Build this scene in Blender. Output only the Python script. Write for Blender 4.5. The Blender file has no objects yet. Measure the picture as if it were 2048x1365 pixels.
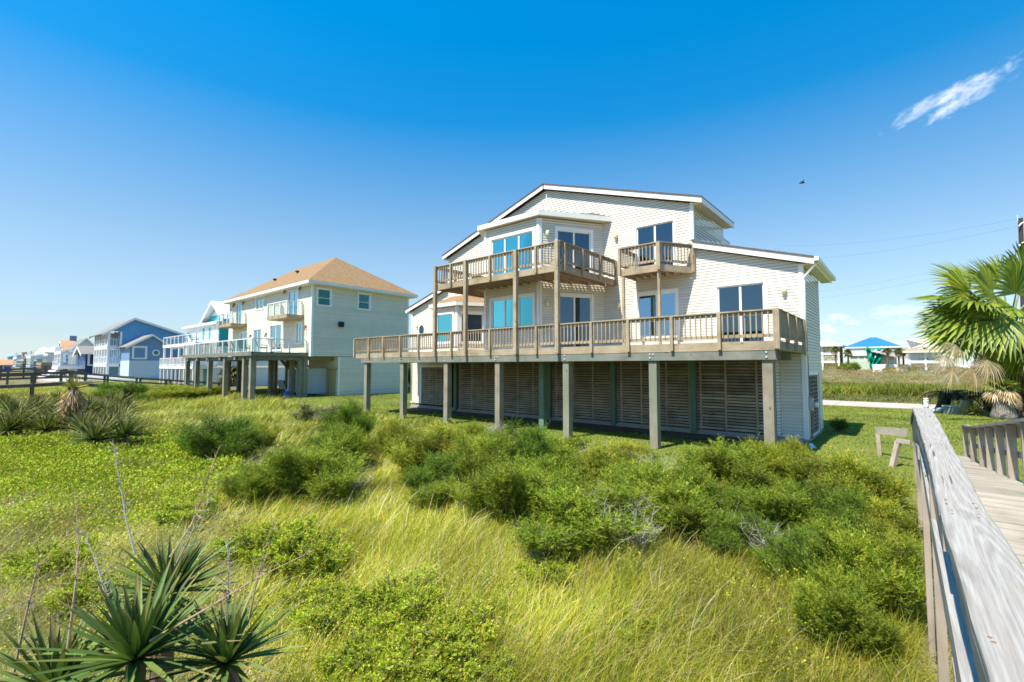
import bpy, math, random
import numpy as np
from mathutils import Vector, Matrix
R=math.radians
random.seed(7); RNG=np.random.default_rng(11)
sc=bpy.context.scene; col=sc.collection
# ------------------------------------------------------------------ camera model (a pixel of the 2048x1365 photo -> a ray)
F=925.0; CX,CY=1024,682.5
PIT=math.atan(50/F); TH=R(40.45); ZC=2.42
FW=np.array([-math.sin(TH)*math.cos(PIT),math.cos(TH)*math.cos(PIT),math.sin(PIT)])
RT=np.array([math.cos(TH),math.sin(TH),0.0]); UP=np.cross(RT,FW); CAM=np.array([0,0,ZC])
def ray(x,y): return FW+RT*(x-CX)/F-UP*(y-CY)/F
def pY(x,y,Y): d=ray(x,y); return CAM+d*(Y/d[1])
def pX(x,y,X): d=ray(x,y); return CAM+d*(X/d[0])
def pZ(x,y,Z): d=ray(x,y); return CAM+d*((Z-ZC)/d[2])
def pT(x,y,t): return CAM+ray(x,y)*t
def sst(a,b,v):
    t=np.clip((np.asarray(v,float)-a)/(b-a),0,1); return t*t*(3-2*t)
def gz(x,y):
    x=np.asarray(x,float); y=np.asarray(y,float)
    wild=sst(12.4,9.6,y)*sst(1.7,.5,x)*0+sst(12.4,9.6,y)
    z=-0.5*wild*sst(-26,-14,x)-0.12*wild*sst(-14,-26,x)
    bump=.09*np.sin(x*.9+1.3)*np.sin(y*1.1+.4)+.06*np.sin(x*2.1+y*1.3)+.05*np.sin(x*.37-y*.7+2)
    z=z+bump*wild
    z=z+.35*sst(-24,-29,x)*sst(8,14,y)
    z=z+.012*np.sin(x*1.7)*np.sin(y*1.3)
    dn=sst(62,84,y)*sst(-75,-40,x)
    z=z+dn*(1.55+.25*np.sin(x*.23)+.2*np.sin(x*.61+1)+.12*np.sin(x*1.3+y*.3))-1.2*dn*sst(92,110,y)
    return z
def G(px,py):
    z=-.2
    for i in range(12):
        p=pZ(px,py,z); z=.5*z+.5*float(gz(p[0],p[1]))
    return np.array([p[0],p[1],float(gz(p[0],p[1]))])
def depth(p): return float((np.asarray(p)-CAM)@FW)
# ------------------------------------------------------------------ object helpers
def tag(o,label=None,cat=None,group=None,kind=None):
    if label: o['label']=label
    if cat: o['category']=cat
    if group: o['group']=group
    if kind: o['kind']=kind
    return o
def link(o,parent=None):
    col.objects.link(o)
    if parent is not None:
        o.parent=parent
        if parent.type=='EMPTY': o.matrix_parent_inverse=Matrix.Translation(-Vector(parent.location))
    return o
def empty(name,loc,label,cat,group=None):
    o=bpy.data.objects.new(name,None); o.location=Vector([float(v) for v in loc]); o.empty_display_size=.2
    col.objects.link(o); return tag(o,label,cat,group)
def copy_tree(o,parent=None):
    c=o.copy(); col.objects.link(c)
    if parent is not None: c.parent=parent
    for ch in list(o.children): copy_tree(ch,c)
    return c
class MB:
    def __init__(s): s.v=[]; s.f=[]; s.c=[]; s.cc=None
    def vert(s,p): s.v.append(tuple(float(t) for t in p)); s.c.append(s.cc); return len(s.v)-1
    def poly(s,pts): s.f.append([s.vert(p) for p in pts])
    def hexa(s,p):
        i=[s.vert(q) for q in p]
        for f in ((0,3,2,1),(4,5,6,7),(0,1,5,4),(1,2,6,5),(2,3,7,6),(3,0,4,7)): s.f.append([i[k] for k in f])
    def box(s,x0,x1,y0,y1,z0,z1):
        s.hexa([(x0,y0,z0),(x1,y0,z0),(x1,y1,z0),(x0,y1,z0),(x0,y0,z1),(x1,y0,z1),(x1,y1,z1),(x0,y1,z1)])
    def obox(s,o,u,n,a0,a1,b0,b1,z0,z1):   # oriented box: along u, along n, up
        P=lambda a,b,z:(o[0]+u[0]*a+n[0]*b,o[1]+u[1]*a+n[1]*b,z)
        s.hexa([P(a0,b0,z0),P(a1,b0,z0),P(a1,b1,z0),P(a0,b1,z0),P(a0,b0,z1),P(a1,b0,z1),P(a1,b1,z1),P(a0,b1,z1)])
    def bar(s,p,q,w,h=None,up=(0,0,1)):    # beam of width w (sideways) and height h from p to q
        h=h or w; p=Vector(p);q=Vector(q);d=(q-p).normalized();u=Vector(up)
        if abs(d.dot(u))>.98: u=Vector((0,1,0))
        a=d.cross(u).normalized()*(w/2); b=a.normalized().cross(d)*(h/2)
        s.hexa([p-a-b,p+a-b,p+a+b,p-a+b,q-a-b,q+a-b,q+a+b,q-a+b])
    def tube(s,pts,rad,n=6,cap=True):
        pts=[Vector(p) for p in pts]; rings=[]
        for i,p in enumerate(pts):
            d=(pts[min(i+1,len(pts)-1)]-pts[max(i-1,0)]).normalized(); u=Vector((0,0,1)) if abs(d.z)<.9 else Vector((1,0,0))
            a=d.cross(u).normalized(); b=d.cross(a); r=rad[i] if hasattr(rad,'__len__') else rad
            rings.append([s.vert(p+a*r*math.cos(2*math.pi*k/n)+b*r*math.sin(2*math.pi*k/n)) for k in range(n)])
        for i in range(len(rings)-1):
            for k in range(n): s.f.append([rings[i][k],rings[i][(k+1)%n],rings[i+1][(k+1)%n],rings[i+1][k]])
        if cap: s.f.append(rings[0][::-1]); s.f.append(rings[-1])
    def lathe(s,c,prof,n=16):
        rings=[[s.vert((c[0]+r*math.cos(2*math.pi*k/n),c[1]+r*math.sin(2*math.pi*k/n),c[2]+z)) for k in range(n)] for r,z in prof]
        for i in range(len(rings)-1):
            for k in range(n): s.f.append([rings[i][k],rings[i][(k+1)%n],rings[i+1][(k+1)%n],rings[i+1][k]])
        s.f.append(rings[0][::-1]); s.f.append(rings[-1])
    def build(s,name,mat,parent=None,smooth=False):
        me=bpy.data.meshes.new(name); me.from_pydata(s.v,[],s.f); me.materials.append(mat)
        if any(c is not None for c in s.c):
            a=me.color_attributes.new('col','FLOAT_COLOR','POINT')
            buf=np.ones((len(s.v),4),np.float32)
            for i,c in enumerate(s.c):
                if c is not None: buf[i,:3]=c
            a.data.foreach_set('color',buf.ravel())
        if smooth: me.polygons.foreach_set('use_smooth',[True]*len(me.polygons))
        me.update(); o=bpy.data.objects.new(name,me); return link(o,parent)
def npmesh(name,V,Q,mat,parent=None,C=None,smooth=False):
    V=np.ascontiguousarray(V,np.float32).reshape(-1,3); Q=np.ascontiguousarray(Q,np.int32)
    k=Q.shape[1]; me=bpy.data.meshes.new(name); me.vertices.add(len(V)); me.vertices.foreach_set('co',V.ravel())
    me.loops.add(Q.size); me.loops.foreach_set('vertex_index',Q.ravel())
    me.polygons.add(len(Q)); me.polygons.foreach_set('loop_start',np.arange(0,Q.size,k,dtype=np.int32))
    try: me.polygons.foreach_set('loop_total',np.full(len(Q),k,np.int32))
    except Exception: pass
    if smooth: me.polygons.foreach_set('use_smooth',np.ones(len(Q),bool))
    if C is not None:
        a=me.color_attributes.new('col','FLOAT_COLOR','POINT'); b=np.ones((len(V),4),np.float32); b[:,:3]=C
        a.data.foreach_set('color',b.ravel())
    me.materials.append(mat); me.update(calc_edges=True); me.validate()
    o=bpy.data.objects.new(name,me); return link(o,parent)
# ------------------------------------------------------------------ materials (all procedural)
def nodes(name):
    m=bpy.data.materials.new(name); m.use_nodes=True; nt=m.node_tree; b=nt.nodes['Principled BSDF']; return m,nt,b
def N(nt,t,**kw):
    n=nt.nodes.new(t)
    for k,v in kw.items():
        if k in n.bl_rna.properties: setattr(n,k,v)
        else: n.inputs[k.replace('_',' ')].default_value=v
    return n
def ramp(nt,fac,stops):
    r=nt.nodes.new('ShaderNodeValToRGB'); e=r.color_ramp.elements
    while len(e)<len(stops): e.new(.5)
    for i,(p,c) in enumerate(stops): e[i].position=p; e[i].color=(*c,1)
    nt.links.new(fac,r.inputs[0]); return r.outputs[0]
def mixc(nt,fac,a,b,mode='MIX'):
    m=nt.nodes.new('ShaderNodeMix'); m.data_type='RGBA'; m.blend_type=mode
    for sock,val in ((m.inputs[0],fac),(m.inputs[6],a),(m.inputs[7],b)):
        if hasattr(val,'is_linked'): nt.links.new(val,sock)
        elif hasattr(val,'__len__'): sock.default_value=(*val,1)
        else: sock.default_value=val
    return m.outputs[2]
def coords(nt,scale=(1,1,1)):
    t=nt.nodes.new('ShaderNodeTexCoord'); m=nt.nodes.new('ShaderNodeMapping'); m.inputs['Scale'].default_value=scale
    nt.links.new(t.outputs['Object'],m.inputs[0]); return m.outputs[0]
def noise(nt,vec,scale,detail=5,rough=.6,dist=0):
    n=nt.nodes.new('ShaderNodeTexNoise'); n.inputs['Scale'].default_value=scale; n.inputs['Detail'].default_value=detail
    n.inputs['Roughness'].default_value=rough; n.inputs['Distortion'].default_value=dist; nt.links.new(vec,n.inputs['Vector']); return n.outputs[0]
def bump(nt,b,h,strength,dist=.01):
    n=nt.nodes.new('ShaderNodeBump'); n.inputs['Strength'].default_value=strength; n.inputs['Distance'].default_value=dist
    nt.links.new(h,n.inputs['Height']); nt.links.new(n.outputs[0],b.inputs['Normal'])
def plain(name,c,var=.12,scale=3,rough=.6,stretch=(1,1,1),bmp=0,spec=.3,attr=False,metal=0,fine=0):
    m,nt,b=nodes(name); v=coords(nt,stretch); n=noise(nt,v,scale)
    lo=tuple(x*(1-var) for x in c); hi=tuple(min(1,x*(1+var)) for x in c)
    o=ramp(nt,n,[(.3,lo),(.7,hi)])
    if attr:
        a=N(nt,'ShaderNodeAttribute',attribute_name='col'); o=mixc(nt,1.0,o,a.outputs['Color'],'MULTIPLY')
    nt.links.new(o,b.inputs['Base Color']); b.inputs['Roughness'].default_value=rough
    b.inputs['Specular IOR Level'].default_value=spec; b.inputs['Metallic'].default_value=metal
    if bmp: bump(nt,b,noise(nt,v,scale*(fine or 4)),bmp)
    return m
def wood(name,base,dark,axis,stain=None,scale=1.0,attr=False):
    m,nt,b=nodes(name); s=[14,14,14]; s[axis]=.7; v=coords(nt,tuple(t*scale for t in s))
    n=noise(nt,v,1.6,8,.65,.6); o=ramp(nt,n,[(.30,dark),(.48,base),(.7,tuple(min(1,x*1.22) for x in base))])
    big=noise(nt,coords(nt),1.9,4); o=mixc(nt,.55,o,ramp(nt,big,[(.32,tuple(x*.55 for x in base)),(.5,base),(.68,tuple(min(1,x*1.3) for x in (base[0]*.97,base[1]*1.02,base[2]*1.12)))]))
    if stain:
        st=ramp(nt,noise(nt,coords(nt,(1,1,.35)),.9,4),[(.46,(0,0,0)),(.66,(1,1,1))]); o=mixc(nt,st,o,stain)
    kn=N(nt,'ShaderNodeTexVoronoi'); s2=[3,3,3]; s2[axis]=1.1; nt.links.new(coords(nt,tuple(s2)),kn.inputs['Vector']); kn.inputs['Scale'].default_value=1.6
    k=ramp(nt,kn.outputs['Distance'],[(.05,(1,1,1)),(.10,(0,0,0))]); o=mixc(nt,k,o,tuple(x*.45 for x in dark))
    if attr:
        a=N(nt,'ShaderNodeAttribute',attribute_name='col'); o=mixc(nt,1.0,o,a.outputs['Color'],'MULTIPLY')
    nt.links.new(o,b.inputs['Base Color']); b.inputs['Roughness'].default_value=.8; b.inputs['Specular IOR Level'].default_value=.2
    bump(nt,b,n,.35,.006); return m
def leafmat(name,trans=.35,rough=.5,spec=.25,tint=(1,1,1),attrscale=1.0):
    m=bpy.data.materials.new(name); m.use_nodes=True; nt=m.node_tree; b=nt.nodes['Principled BSDF']; out=nt.nodes['Material Output']
    a=N(nt,'ShaderNodeAttribute',attribute_name='col'); oi=nt.nodes.new('ShaderNodeObjectInfo')
    c=mixc(nt,1.0,a.outputs['Color'],tint,'MULTIPLY')
    r=ramp(nt,oi.outputs['Random'],[(0,(.86,.9,.8)),(.5,(1,1,1)),(1,(1.0,.96,.9))]); c=mixc(nt,1.0,c,r,'MULTIPLY')
    nt.links.new(c,b.inputs['Base Color']); b.inputs['Roughness'].default_value=rough; b.inputs['Specular IOR Level'].default_value=spec
    t=nt.nodes.new('ShaderNodeBsdfTranslucent'); c2=mixc(nt,1.0,c,(1.1,1.15,.6),'MULTIPLY'); nt.links.new(c2,t.inputs[0])
    mx=nt.nodes.new('ShaderNodeMixShader'); mx.inputs[0].default_value=trans
    nt.links.new(b.outputs[0],mx.inputs[1]); nt.links.new(t.outputs[0],mx.inputs[2]); nt.links.new(mx.outputs[0],out.inputs[0]); return m
def glassmat(name,gl,tr,fac,rough=.02):
    m=bpy.data.materials.new(name); m.use_nodes=True; nt=m.node_tree; nt.nodes.remove(nt.nodes['Principled BSDF']); out=nt.nodes['Material Output']
    g=nt.nodes.new('ShaderNodeBsdfGlossy'); g.inputs['Color'].default_value=(*gl,1); g.inputs['Roughness'].default_value=rough
    t=nt.nodes.new('ShaderNodeBsdfTransparent'); t.inputs[0].default_value=(*tr,1)
    nn=noise(nt,coords(nt),.8,2); bp=nt.nodes.new('ShaderNodeBump'); bp.inputs['Strength'].default_value=.03; bp.inputs['Distance'].default_value=.05
    nt.links.new(nn,bp.inputs['Height']); nt.links.new(bp.outputs[0],g.inputs['Normal'])
    fr=nt.nodes.new('ShaderNodeFresnel'); fr.inputs[0].default_value=1.5
    ad=nt.nodes.new('ShaderNodeMath'); ad.operation='ADD'; ad.inputs[1].default_value=fac; ad.use_clamp=True; nt.links.new(fr.outputs[0],ad.inputs[0])
    mx=nt.nodes.new('ShaderNodeMixShader'); nt.links.new(ad.outputs[0],mx.inputs[0]); nt.links.new(t.outputs[0],mx.inputs[1]); nt.links.new(g.outputs[0],mx.inputs[2]); nt.links.new(mx.outputs[0],out.inputs[0]); return m
MT={}
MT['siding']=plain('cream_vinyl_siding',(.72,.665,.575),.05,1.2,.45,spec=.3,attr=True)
MT['trim']=plain('white_vinyl_trim',(.82,.82,.80),.03,2,.4)
MT['fascia']=plain('white_fascia',(.80,.79,.75),.05,2,.5)
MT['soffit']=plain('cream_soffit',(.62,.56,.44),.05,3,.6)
MT['shingle']=plain('brown_shingles',(.13,.10,.085),.35,14,.9,bmp=.4)
MT['shingle_tan']=plain('tan_shingles',(.25,.155,.075),.36,7,.9,stretch=(1,1,2.4),bmp=.5)
MT['wx']=wood('deck_wood_lengthwise',(.37,.29,.19),(.17,.12,.07),0)
MT['wy']=wood('deck_wood_crosswise',(.33,.25,.175),(.15,.10,.06),1)
MT['wz']=wood('deck_wood_upright',(.38,.30,.20),(.15,.105,.065),2)
MT['beam']=wood('green_grey_beam_wood',(.21,.205,.165),(.10,.095,.07),0,(.17,.20,.165))
MT['pile']=wood('green_grey_piling_wood',(.28,.24,.175),(.12,.10,.07),2,(.19,.21,.155))
MT['pile_green']=wood('copper_green_piling_wood',(.125,.215,.155),(.08,.12,.085),2,(.16,.19,.13))
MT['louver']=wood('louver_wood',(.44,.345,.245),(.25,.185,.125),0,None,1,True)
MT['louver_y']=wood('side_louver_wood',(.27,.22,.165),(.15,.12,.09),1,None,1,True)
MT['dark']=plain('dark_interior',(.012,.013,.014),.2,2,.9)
MT['concrete']=plain('concrete',(.34,.31,.27),.15,2.5,.9,bmp=.15)
MT['road']=plain('pale_concrete_road',(.42,.36,.31),.10,.6,.9,bmp=.1)
MT['glass_blue']=glassmat('blue_tinted_glass',(.16,.56,.60),(.22,.55,.60),.44)
MT['glass_dark']=glassmat('dark_screened_glass',(.20,.29,.36),(.20,.27,.30),.42)
MT['glass_mid']=glassmat('blue_window_glass',(.40,.60,.76),(.35,.48,.55),.42)
MT['glass_far']=glassmat('far_window_glass',(.40,.58,.62),(.62,.86,.86),.0)
MT['curtain_g']=plain('pale_green_curtain',(.55,.75,.58),.06,3,.8)
MT['curtain_l']=plain('lilac_curtain',(.40,.36,.58),.08,3,.8)
MT['curtain_w']=plain('white_blind',(.55,.82,.84),.04,3,.8)
MT['lampglass']=plain('cream_lamp_cover',(.72,.68,.42),.05,4,.4)
MT['grey_metal']=plain('grey_metal',(.42,.43,.42),.1,5,.4,metal=.3)
MT['rust']=plain('rusty_metal',(.25,.12,.06),.3,6,.8)
MT['black']=plain('black_plastic',(.015,.015,.016),.2,4,.5)
MT['steel']=plain('galvanised_bolt',(.7,.71,.7),.1,8,.35,metal=.4)
MT['cap']=None
SUN_E=4.8; SKY_S=.125; SKY_SAT=1.46; SKY_HUE=.490; EXPO=.88; CLOUD=(5.5,5.7,6,1)
# ------------------------------------------------------------------ building helpers
def clip(poly,axis,val,keep_less):
    out=[]
    for i in range(len(poly)):
        a=poly[i]; b=poly[(i+1)%len(poly)]; ia=(a[axis]<=val)==keep_less; ib=(b[axis]<=val)==keep_less
        if ia: out.append(a)
        if ia!=ib:
            t=(val-a[axis])/(b[axis]-a[axis]); out.append((a[0]+(b[0]-a[0])*t,a[1]+(b[1]-a[1])*t))
    return out
def siding(mb,o,u,n,poly,holes=(),lap=.102,lip=.014,gap=.0105):
    """real clapboard: every lap is a strip leaning out at its lower edge. poly in (along u, z)."""
    z0=min(p[1] for p in poly); z1=max(p[1] for p in poly); k=0; z=z0
    cuts=sorted({h[2] for h in holes}|{h[3] for h in holes})
    while z<z1-1e-4:
        tone_=random.uniform(.93,1.03); zt=min(z+lap,z1); g=min(gap,zt-z-.003); segs=[z,z+g]+[c for c in cuts if z+g+.004<c<zt-.004]+[zt]
        for a,b in zip(segs[:-1],segs[1:]):
            parts=[clip(clip(poly,1,a,False),1,b,True)]; mid=(a+b)/2
            for h in holes:
                if h[2]<mid<h[3]:
                    nx=[]
                    for p in parts:
                        if len(p)<3: continue
                        nx+=[clip(p,0,h[0],True),clip(p,0,h[1],False)]
                    parts=nx
            for p in parts:
                if len(p)<3: continue
                joint=b<=z+g+1e-6   # open joint under each lap: recessed strip, the gap's shade painted into its colour
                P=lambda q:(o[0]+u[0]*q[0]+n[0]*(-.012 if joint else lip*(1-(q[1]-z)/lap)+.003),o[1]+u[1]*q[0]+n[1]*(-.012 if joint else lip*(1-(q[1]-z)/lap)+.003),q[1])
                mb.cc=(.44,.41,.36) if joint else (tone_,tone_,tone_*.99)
                mb.poly([P(q) for q in p])
        mb.cc=(1,1,1)
        z=zt
def window(par,o,u,n,x0,x1,z0,z1,div=(),bars=(),glass='glass_mid',name='window',tw=.11,curt=(),deep=.5,label=None,sill=True,split=None):
    """frame, sash bars and panes set in an opening with a dark room behind; curt = (from, to, z0, z1, material)."""
    B=lambda mb,a,b,c,d,e,f: mb.obox(o,u,n,a,b,c,d,e,f)
    fr=MB()
    B(fr,x0-tw,x1+tw,-.03,.044,z1,z1+tw*1.05); B(fr,x0-tw,x1+tw,-.03,.044,z0-tw*.8,z0)
    B(fr,x0-tw,x0,-.03,.044,z0,z1); B(fr,x1,x1+tw,-.03,.044,z0,z1)
    f=fr.build(name,MT['trim'],par)
    if label: f['label']=label
    sa=MB(); s=.045
    B(sa,x0,x1,-.06,-.012,z1-s,z1); B(sa,x0,x1,-.06,-.012,z0,z0+s)
    ed=[x0]+[x0+(x1-x0)*d for d in div]+[x1]
    B(sa,x0,x0+s,-.06,-.012,z0+s,z1-s); B(sa,x1-s,x1,-.06,-.012,z0+s,z1-s)
    for d in ed[1:-1]: B(sa,d-s*.8,d+s*.8,-.065,-.008,z0+s,z1-s)
    for b in bars:
        for a,c in zip(ed[:-1],ed[1:]): B(sa,a+s,c-s,-.055,-.017,z0+(z1-z0)*b-.02,z0+(z1-z0)*b+.02)
    sa.build('sash',MT['trim'],f)
    for a,c in zip(ed[:-1],ed[1:]):
        p=MB(); B(p,a+.01,c-.01,-.045,-.037,z0+.01,z1-.01); p.build('pane',MT[glass] if not isinstance(glass,(list,tuple)) else MT[glass[ed.index(a)]],f)
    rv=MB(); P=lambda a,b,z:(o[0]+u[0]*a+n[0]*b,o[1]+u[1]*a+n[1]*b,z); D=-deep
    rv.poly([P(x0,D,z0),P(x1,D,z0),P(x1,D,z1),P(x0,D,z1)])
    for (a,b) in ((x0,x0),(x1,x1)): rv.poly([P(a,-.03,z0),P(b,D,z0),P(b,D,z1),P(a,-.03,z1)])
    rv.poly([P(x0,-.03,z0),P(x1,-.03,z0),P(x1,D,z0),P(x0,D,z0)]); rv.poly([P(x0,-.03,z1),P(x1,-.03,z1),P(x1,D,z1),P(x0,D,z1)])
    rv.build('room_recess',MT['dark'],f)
    for a,b,c,d,mname in curt:
        cb=MB(); k=max(4,int((b-a)/.04)); pts=[(a+(b-a)*i/k,-.085+.025*math.sin(i*1.9)) for i in range(k+1)]
        for (p,q) in zip(pts[:-1],pts[1:]): cb.poly([P(p[0],p[1],c),P(q[0],q[1],c),P(q[0],q[1],d),P(p[0],p[1],d)])
        cb.build('curtain' if mname!='curtain_w' else 'blind',MT[mname],f)
    return f
def hip_prism(mb,pts,z,th):  # slab between polygon (x,y,ztop) list and the same lowered
    top=[mb.vert(p) for p in pts]; bot=[mb.vert((p[0],p[1],p[2]-th)) for p in pts]
    mb.f.append(top); mb.f.append(bot[::-1]); k=len(pts)
    for i in range(k): mb.f.append([top[i],bot[i],bot[(i+1)%k],top[(i+1)%k]])
def slope_roof(par,a,b,y0,y1,th,name='roof',mat='shingle',thin=.045,fasc=True):
    """one roof slope: a,b=(x,z) ends of the slope line in XZ, running y0..y1; shingles on top, white fascia board and soffit under it."""
    mb=MB(); hip_prism(mb,[(a[0],y0,a[1]),(b[0],y0,b[1]),(b[0],y1,b[1]),(a[0],y1,a[1])],0,thin); r=mb.build(name,MT[mat],par)
    if fasc:
        dx=b[0]-a[0]; L=math.hypot(dx,b[1]-a[1]); e=.03*np.sign(dx)
        A=(a[0]-0*e,a[1]-thin-.003); Bq=(b[0]-e,b[1]-thin-.003-(b[1]-a[1])/dx*e)
        fb=MB(); hip_prism(fb,[(A[0],y0+.03,A[1]),(Bq[0],y0+.03,Bq[1]),(Bq[0],y0+.06,Bq[1]),(A[0],y0+.06,A[1])],0,th)
        fb.build('fascia',MT['fascia'],r)
        lo,hi=((a,A),(b,Bq)) if a[1]<b[1] else ((b,Bq),(a,A))
        ex=lo[1][0]; ins=.03 if lo[1][0]<hi[1][0] else -.03
        gb=MB(); x0,x1=sorted((ex,ex+ins)); gb.box(x0,x1,y0+.063,y1-.03,lo[1][1]-th,lo[1][1]); gb.build('fascia',MT['fascia'],r)
        return r
    return r
def railing(par,p0,p1,zf,cuts,prm,first_post=True,last_post=True,fdrop=.24,psz=.09,bal=.135,H=.80,big=(),skip_post=()):
    """guard rail from p0 to p1 (x,y), posts at fractions 'cuts' bolted outside the fascia; prm=(wood along, wood post)."""
    p0=np.array(p0,float); p1=np.array(p1,float); L=np.linalg.norm(p1-p0); u=(p1-p0)/L; n=np.array([u[1],-u[0]])
    ux=abs(u[0])>.7; wl=MT['wx'] if ux else MT['wy']
    top=MB(); top.obox(p0,u,n,-.03,L+.03,-.10,.045,zf+H-.038,zf+H); top.obox(p0,u,n,0,L,-.045,-.007,zf+H-.135,zf+H-.04); tr=top.build('top_rail',wl,par)
    fr=sorted(set([0.0]+list(cuts)+[1.0]))
    for f in fr:
        if (f==0 and not first_post) or (f==1 and not last_post) or f in skip_post: continue
        s=.045 if f not in big else .07; c=f*L; m=MB(); m.obox(p0,u,n,c-s,c+s,-.005,.085 if f not in big else .135,zf-fdrop+.03,zf+H-.041)
        po=m.build('railing_post',MT['wz'],par)
        b=MB()
        for zz in (zf-.05,zf-.16): b.lathe((p0[0]+u[0]*c+n[0]*.09,p0[1]+u[1]*c+n[1]*.09,zz-.012),[(.012,0),(.012,.024)],8)
    for a,b in zip(fr[:-1],fr[1:]):
        m=MB(); m.obox(p0,u,n,a*L,b*L,-.047,-.009,zf+.09,zf+.18); k=max(1,int((b-a)*L/bal))
        for i in range(k):
            c=a*L+(b-a)*L*(i+.6)/k+random.uniform(-.006,.006); m.obox(p0,u,n,c-.015,c+.015,-.006,.024,zf+.10,zf+H-.05)
        m.build('railing_panel',MT['wz'],par)
    return tr
# ------------------------------------------------------------------ MAIN HOUSE
YD,YW=13.0,17.0; YF=YW-.25; X=lambda px,Y,py=690: float(pY(px,py,Y)[0])
house=empty('beach_house',(-12.4,17.0,0),'large cream sided two storey beach house on grey pilings with wrap wood decks','house')
ux,nF=(1,0),(0,-1); O=(0,YW)
XL,XU0,XU1,XR=-22.3,-19.1,-5.79,-2.42; APX,APZ=-12.43,10.80
ev=lambda x:(APZ-.3235*abs(x-APX))   # roof top line of the upper block
# openings (u from, to, z from, to)
dR=(X(1436,YW,620),X(1529,YW,620),3.10,5.20); w1=(X(1276,YW,620),X(1352,YW,620),3.55,5.20); dU=(X(1274,YW,500),X(1348,YW,500),5.98,7.90)
holes=[(d[0]-.08,d[1]+.08,d[2]-.06,d[3]+.08) for d in (dR,w1,dU)]
wl=MB()
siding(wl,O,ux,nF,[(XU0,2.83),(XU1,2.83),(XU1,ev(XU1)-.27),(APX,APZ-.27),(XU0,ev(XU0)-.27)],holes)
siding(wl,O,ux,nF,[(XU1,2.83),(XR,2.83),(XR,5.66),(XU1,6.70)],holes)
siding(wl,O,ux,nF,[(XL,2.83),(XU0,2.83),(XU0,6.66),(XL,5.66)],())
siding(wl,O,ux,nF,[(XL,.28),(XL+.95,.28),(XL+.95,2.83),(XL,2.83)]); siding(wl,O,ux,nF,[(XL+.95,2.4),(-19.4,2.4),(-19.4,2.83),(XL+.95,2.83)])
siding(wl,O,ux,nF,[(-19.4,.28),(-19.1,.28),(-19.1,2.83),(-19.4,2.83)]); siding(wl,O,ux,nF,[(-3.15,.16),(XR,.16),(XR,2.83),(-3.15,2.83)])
sl=(17.42-YW,19.75-YW,.2,2.15)
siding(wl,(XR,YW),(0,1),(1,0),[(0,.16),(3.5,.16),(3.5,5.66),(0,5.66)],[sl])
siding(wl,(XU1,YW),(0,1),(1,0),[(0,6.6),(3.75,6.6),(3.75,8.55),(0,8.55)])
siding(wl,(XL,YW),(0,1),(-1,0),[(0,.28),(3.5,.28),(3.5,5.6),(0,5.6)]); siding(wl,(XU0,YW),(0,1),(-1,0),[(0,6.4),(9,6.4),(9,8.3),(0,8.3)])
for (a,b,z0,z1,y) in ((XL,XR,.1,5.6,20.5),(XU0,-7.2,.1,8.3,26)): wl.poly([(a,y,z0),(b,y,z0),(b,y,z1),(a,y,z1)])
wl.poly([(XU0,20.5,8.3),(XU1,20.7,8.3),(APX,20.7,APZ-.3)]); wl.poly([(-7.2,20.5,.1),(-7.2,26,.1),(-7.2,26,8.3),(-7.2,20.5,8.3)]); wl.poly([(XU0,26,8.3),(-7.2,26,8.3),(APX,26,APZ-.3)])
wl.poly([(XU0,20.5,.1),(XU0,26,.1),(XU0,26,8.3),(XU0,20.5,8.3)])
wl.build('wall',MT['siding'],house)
ct=MB()   # corner boards
def corner(x,y,z0,z1,sx,sy=-1,w=.10):
    ct.box(min(x,x+sx*-w),max(x,x+sx*-w),y-.032,y,z0,z1); ct.box(min(x,x+.022*sx),max(x,x+.032*sx),y-.032,y+w,z0,z1)
corner(XR,YW,.14,5.65,1); corner(XU1,YW,7.05,8.42,1); corner(XL,YW,.26,5.62,-1); corner(XU0,YW,6.7,8.3,-1)
ct.box(-3.25,-3.15,YW-.03,YW+.0,.14,2.84); ct.box(-19.4+.3,-19.4+.4,YW-.03,YW,.26,2.84); ct.box(XL+.85,XL+.95,YW-.03,YW,.26,2.42); ct.box(XL+.95,-19.4,YW-.03,YW,2.36,2.44)
ct.build('corner_trim',MT['trim'],house)
bs=MB(); bs.box(XL+.02,XR-.02,YW-.03,20.45,-.1,.17); bs.box(XL+.05,XR-.1,YW-.12,YW-.031,-.1,.10); bs.build('base_sill',MT['concrete'],house)
for x0,x1 in ((XL+.95,-19.4),): pass
# roofs
slope_roof(house,(-19.38,ev(-19.38)),(APX,APZ),YF,26.3,.20); slope_roof(house,(-5.39,ev(-5.39)),(APX,APZ),YF,20.95,.20)
slope_roof(house,(-7.0,ev(-7.0)-.01),(APX,APZ-.01),20.96,26.3,.20)
slope_roof(house,(-2.07,5.82),(-5.76,6.95),YF,21.3,.20); slope_roof(house,(-22.67,5.805),(-19.12,6.88),YF,20.9,.20)
so=MB()   # soffits under the eaves
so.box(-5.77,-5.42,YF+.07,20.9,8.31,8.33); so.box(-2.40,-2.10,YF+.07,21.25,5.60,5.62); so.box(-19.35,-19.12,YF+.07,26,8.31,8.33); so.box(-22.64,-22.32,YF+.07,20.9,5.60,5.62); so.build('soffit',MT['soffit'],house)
gt=MB(); gt.box(-2.06,-1.94,YF-.02,21.3,5.66,5.78); gt.build('gutter',MT['fascia'],house)
ds=MB(); ds.tube([(-2.0,YF+.05,5.68),(-2.02,YF+.06,5.58),(-2.36,YW-.08,5.22),(-2.37,YW-.07,5.1),(-2.37,YW-.07,2.75)],.035,8); ds.tube([(XL+.06,YW-.06,5.5),(XL+.06,YW-.06,.4)],.03,8); ds.build('downspout',MT['trim'],house,True)
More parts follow.
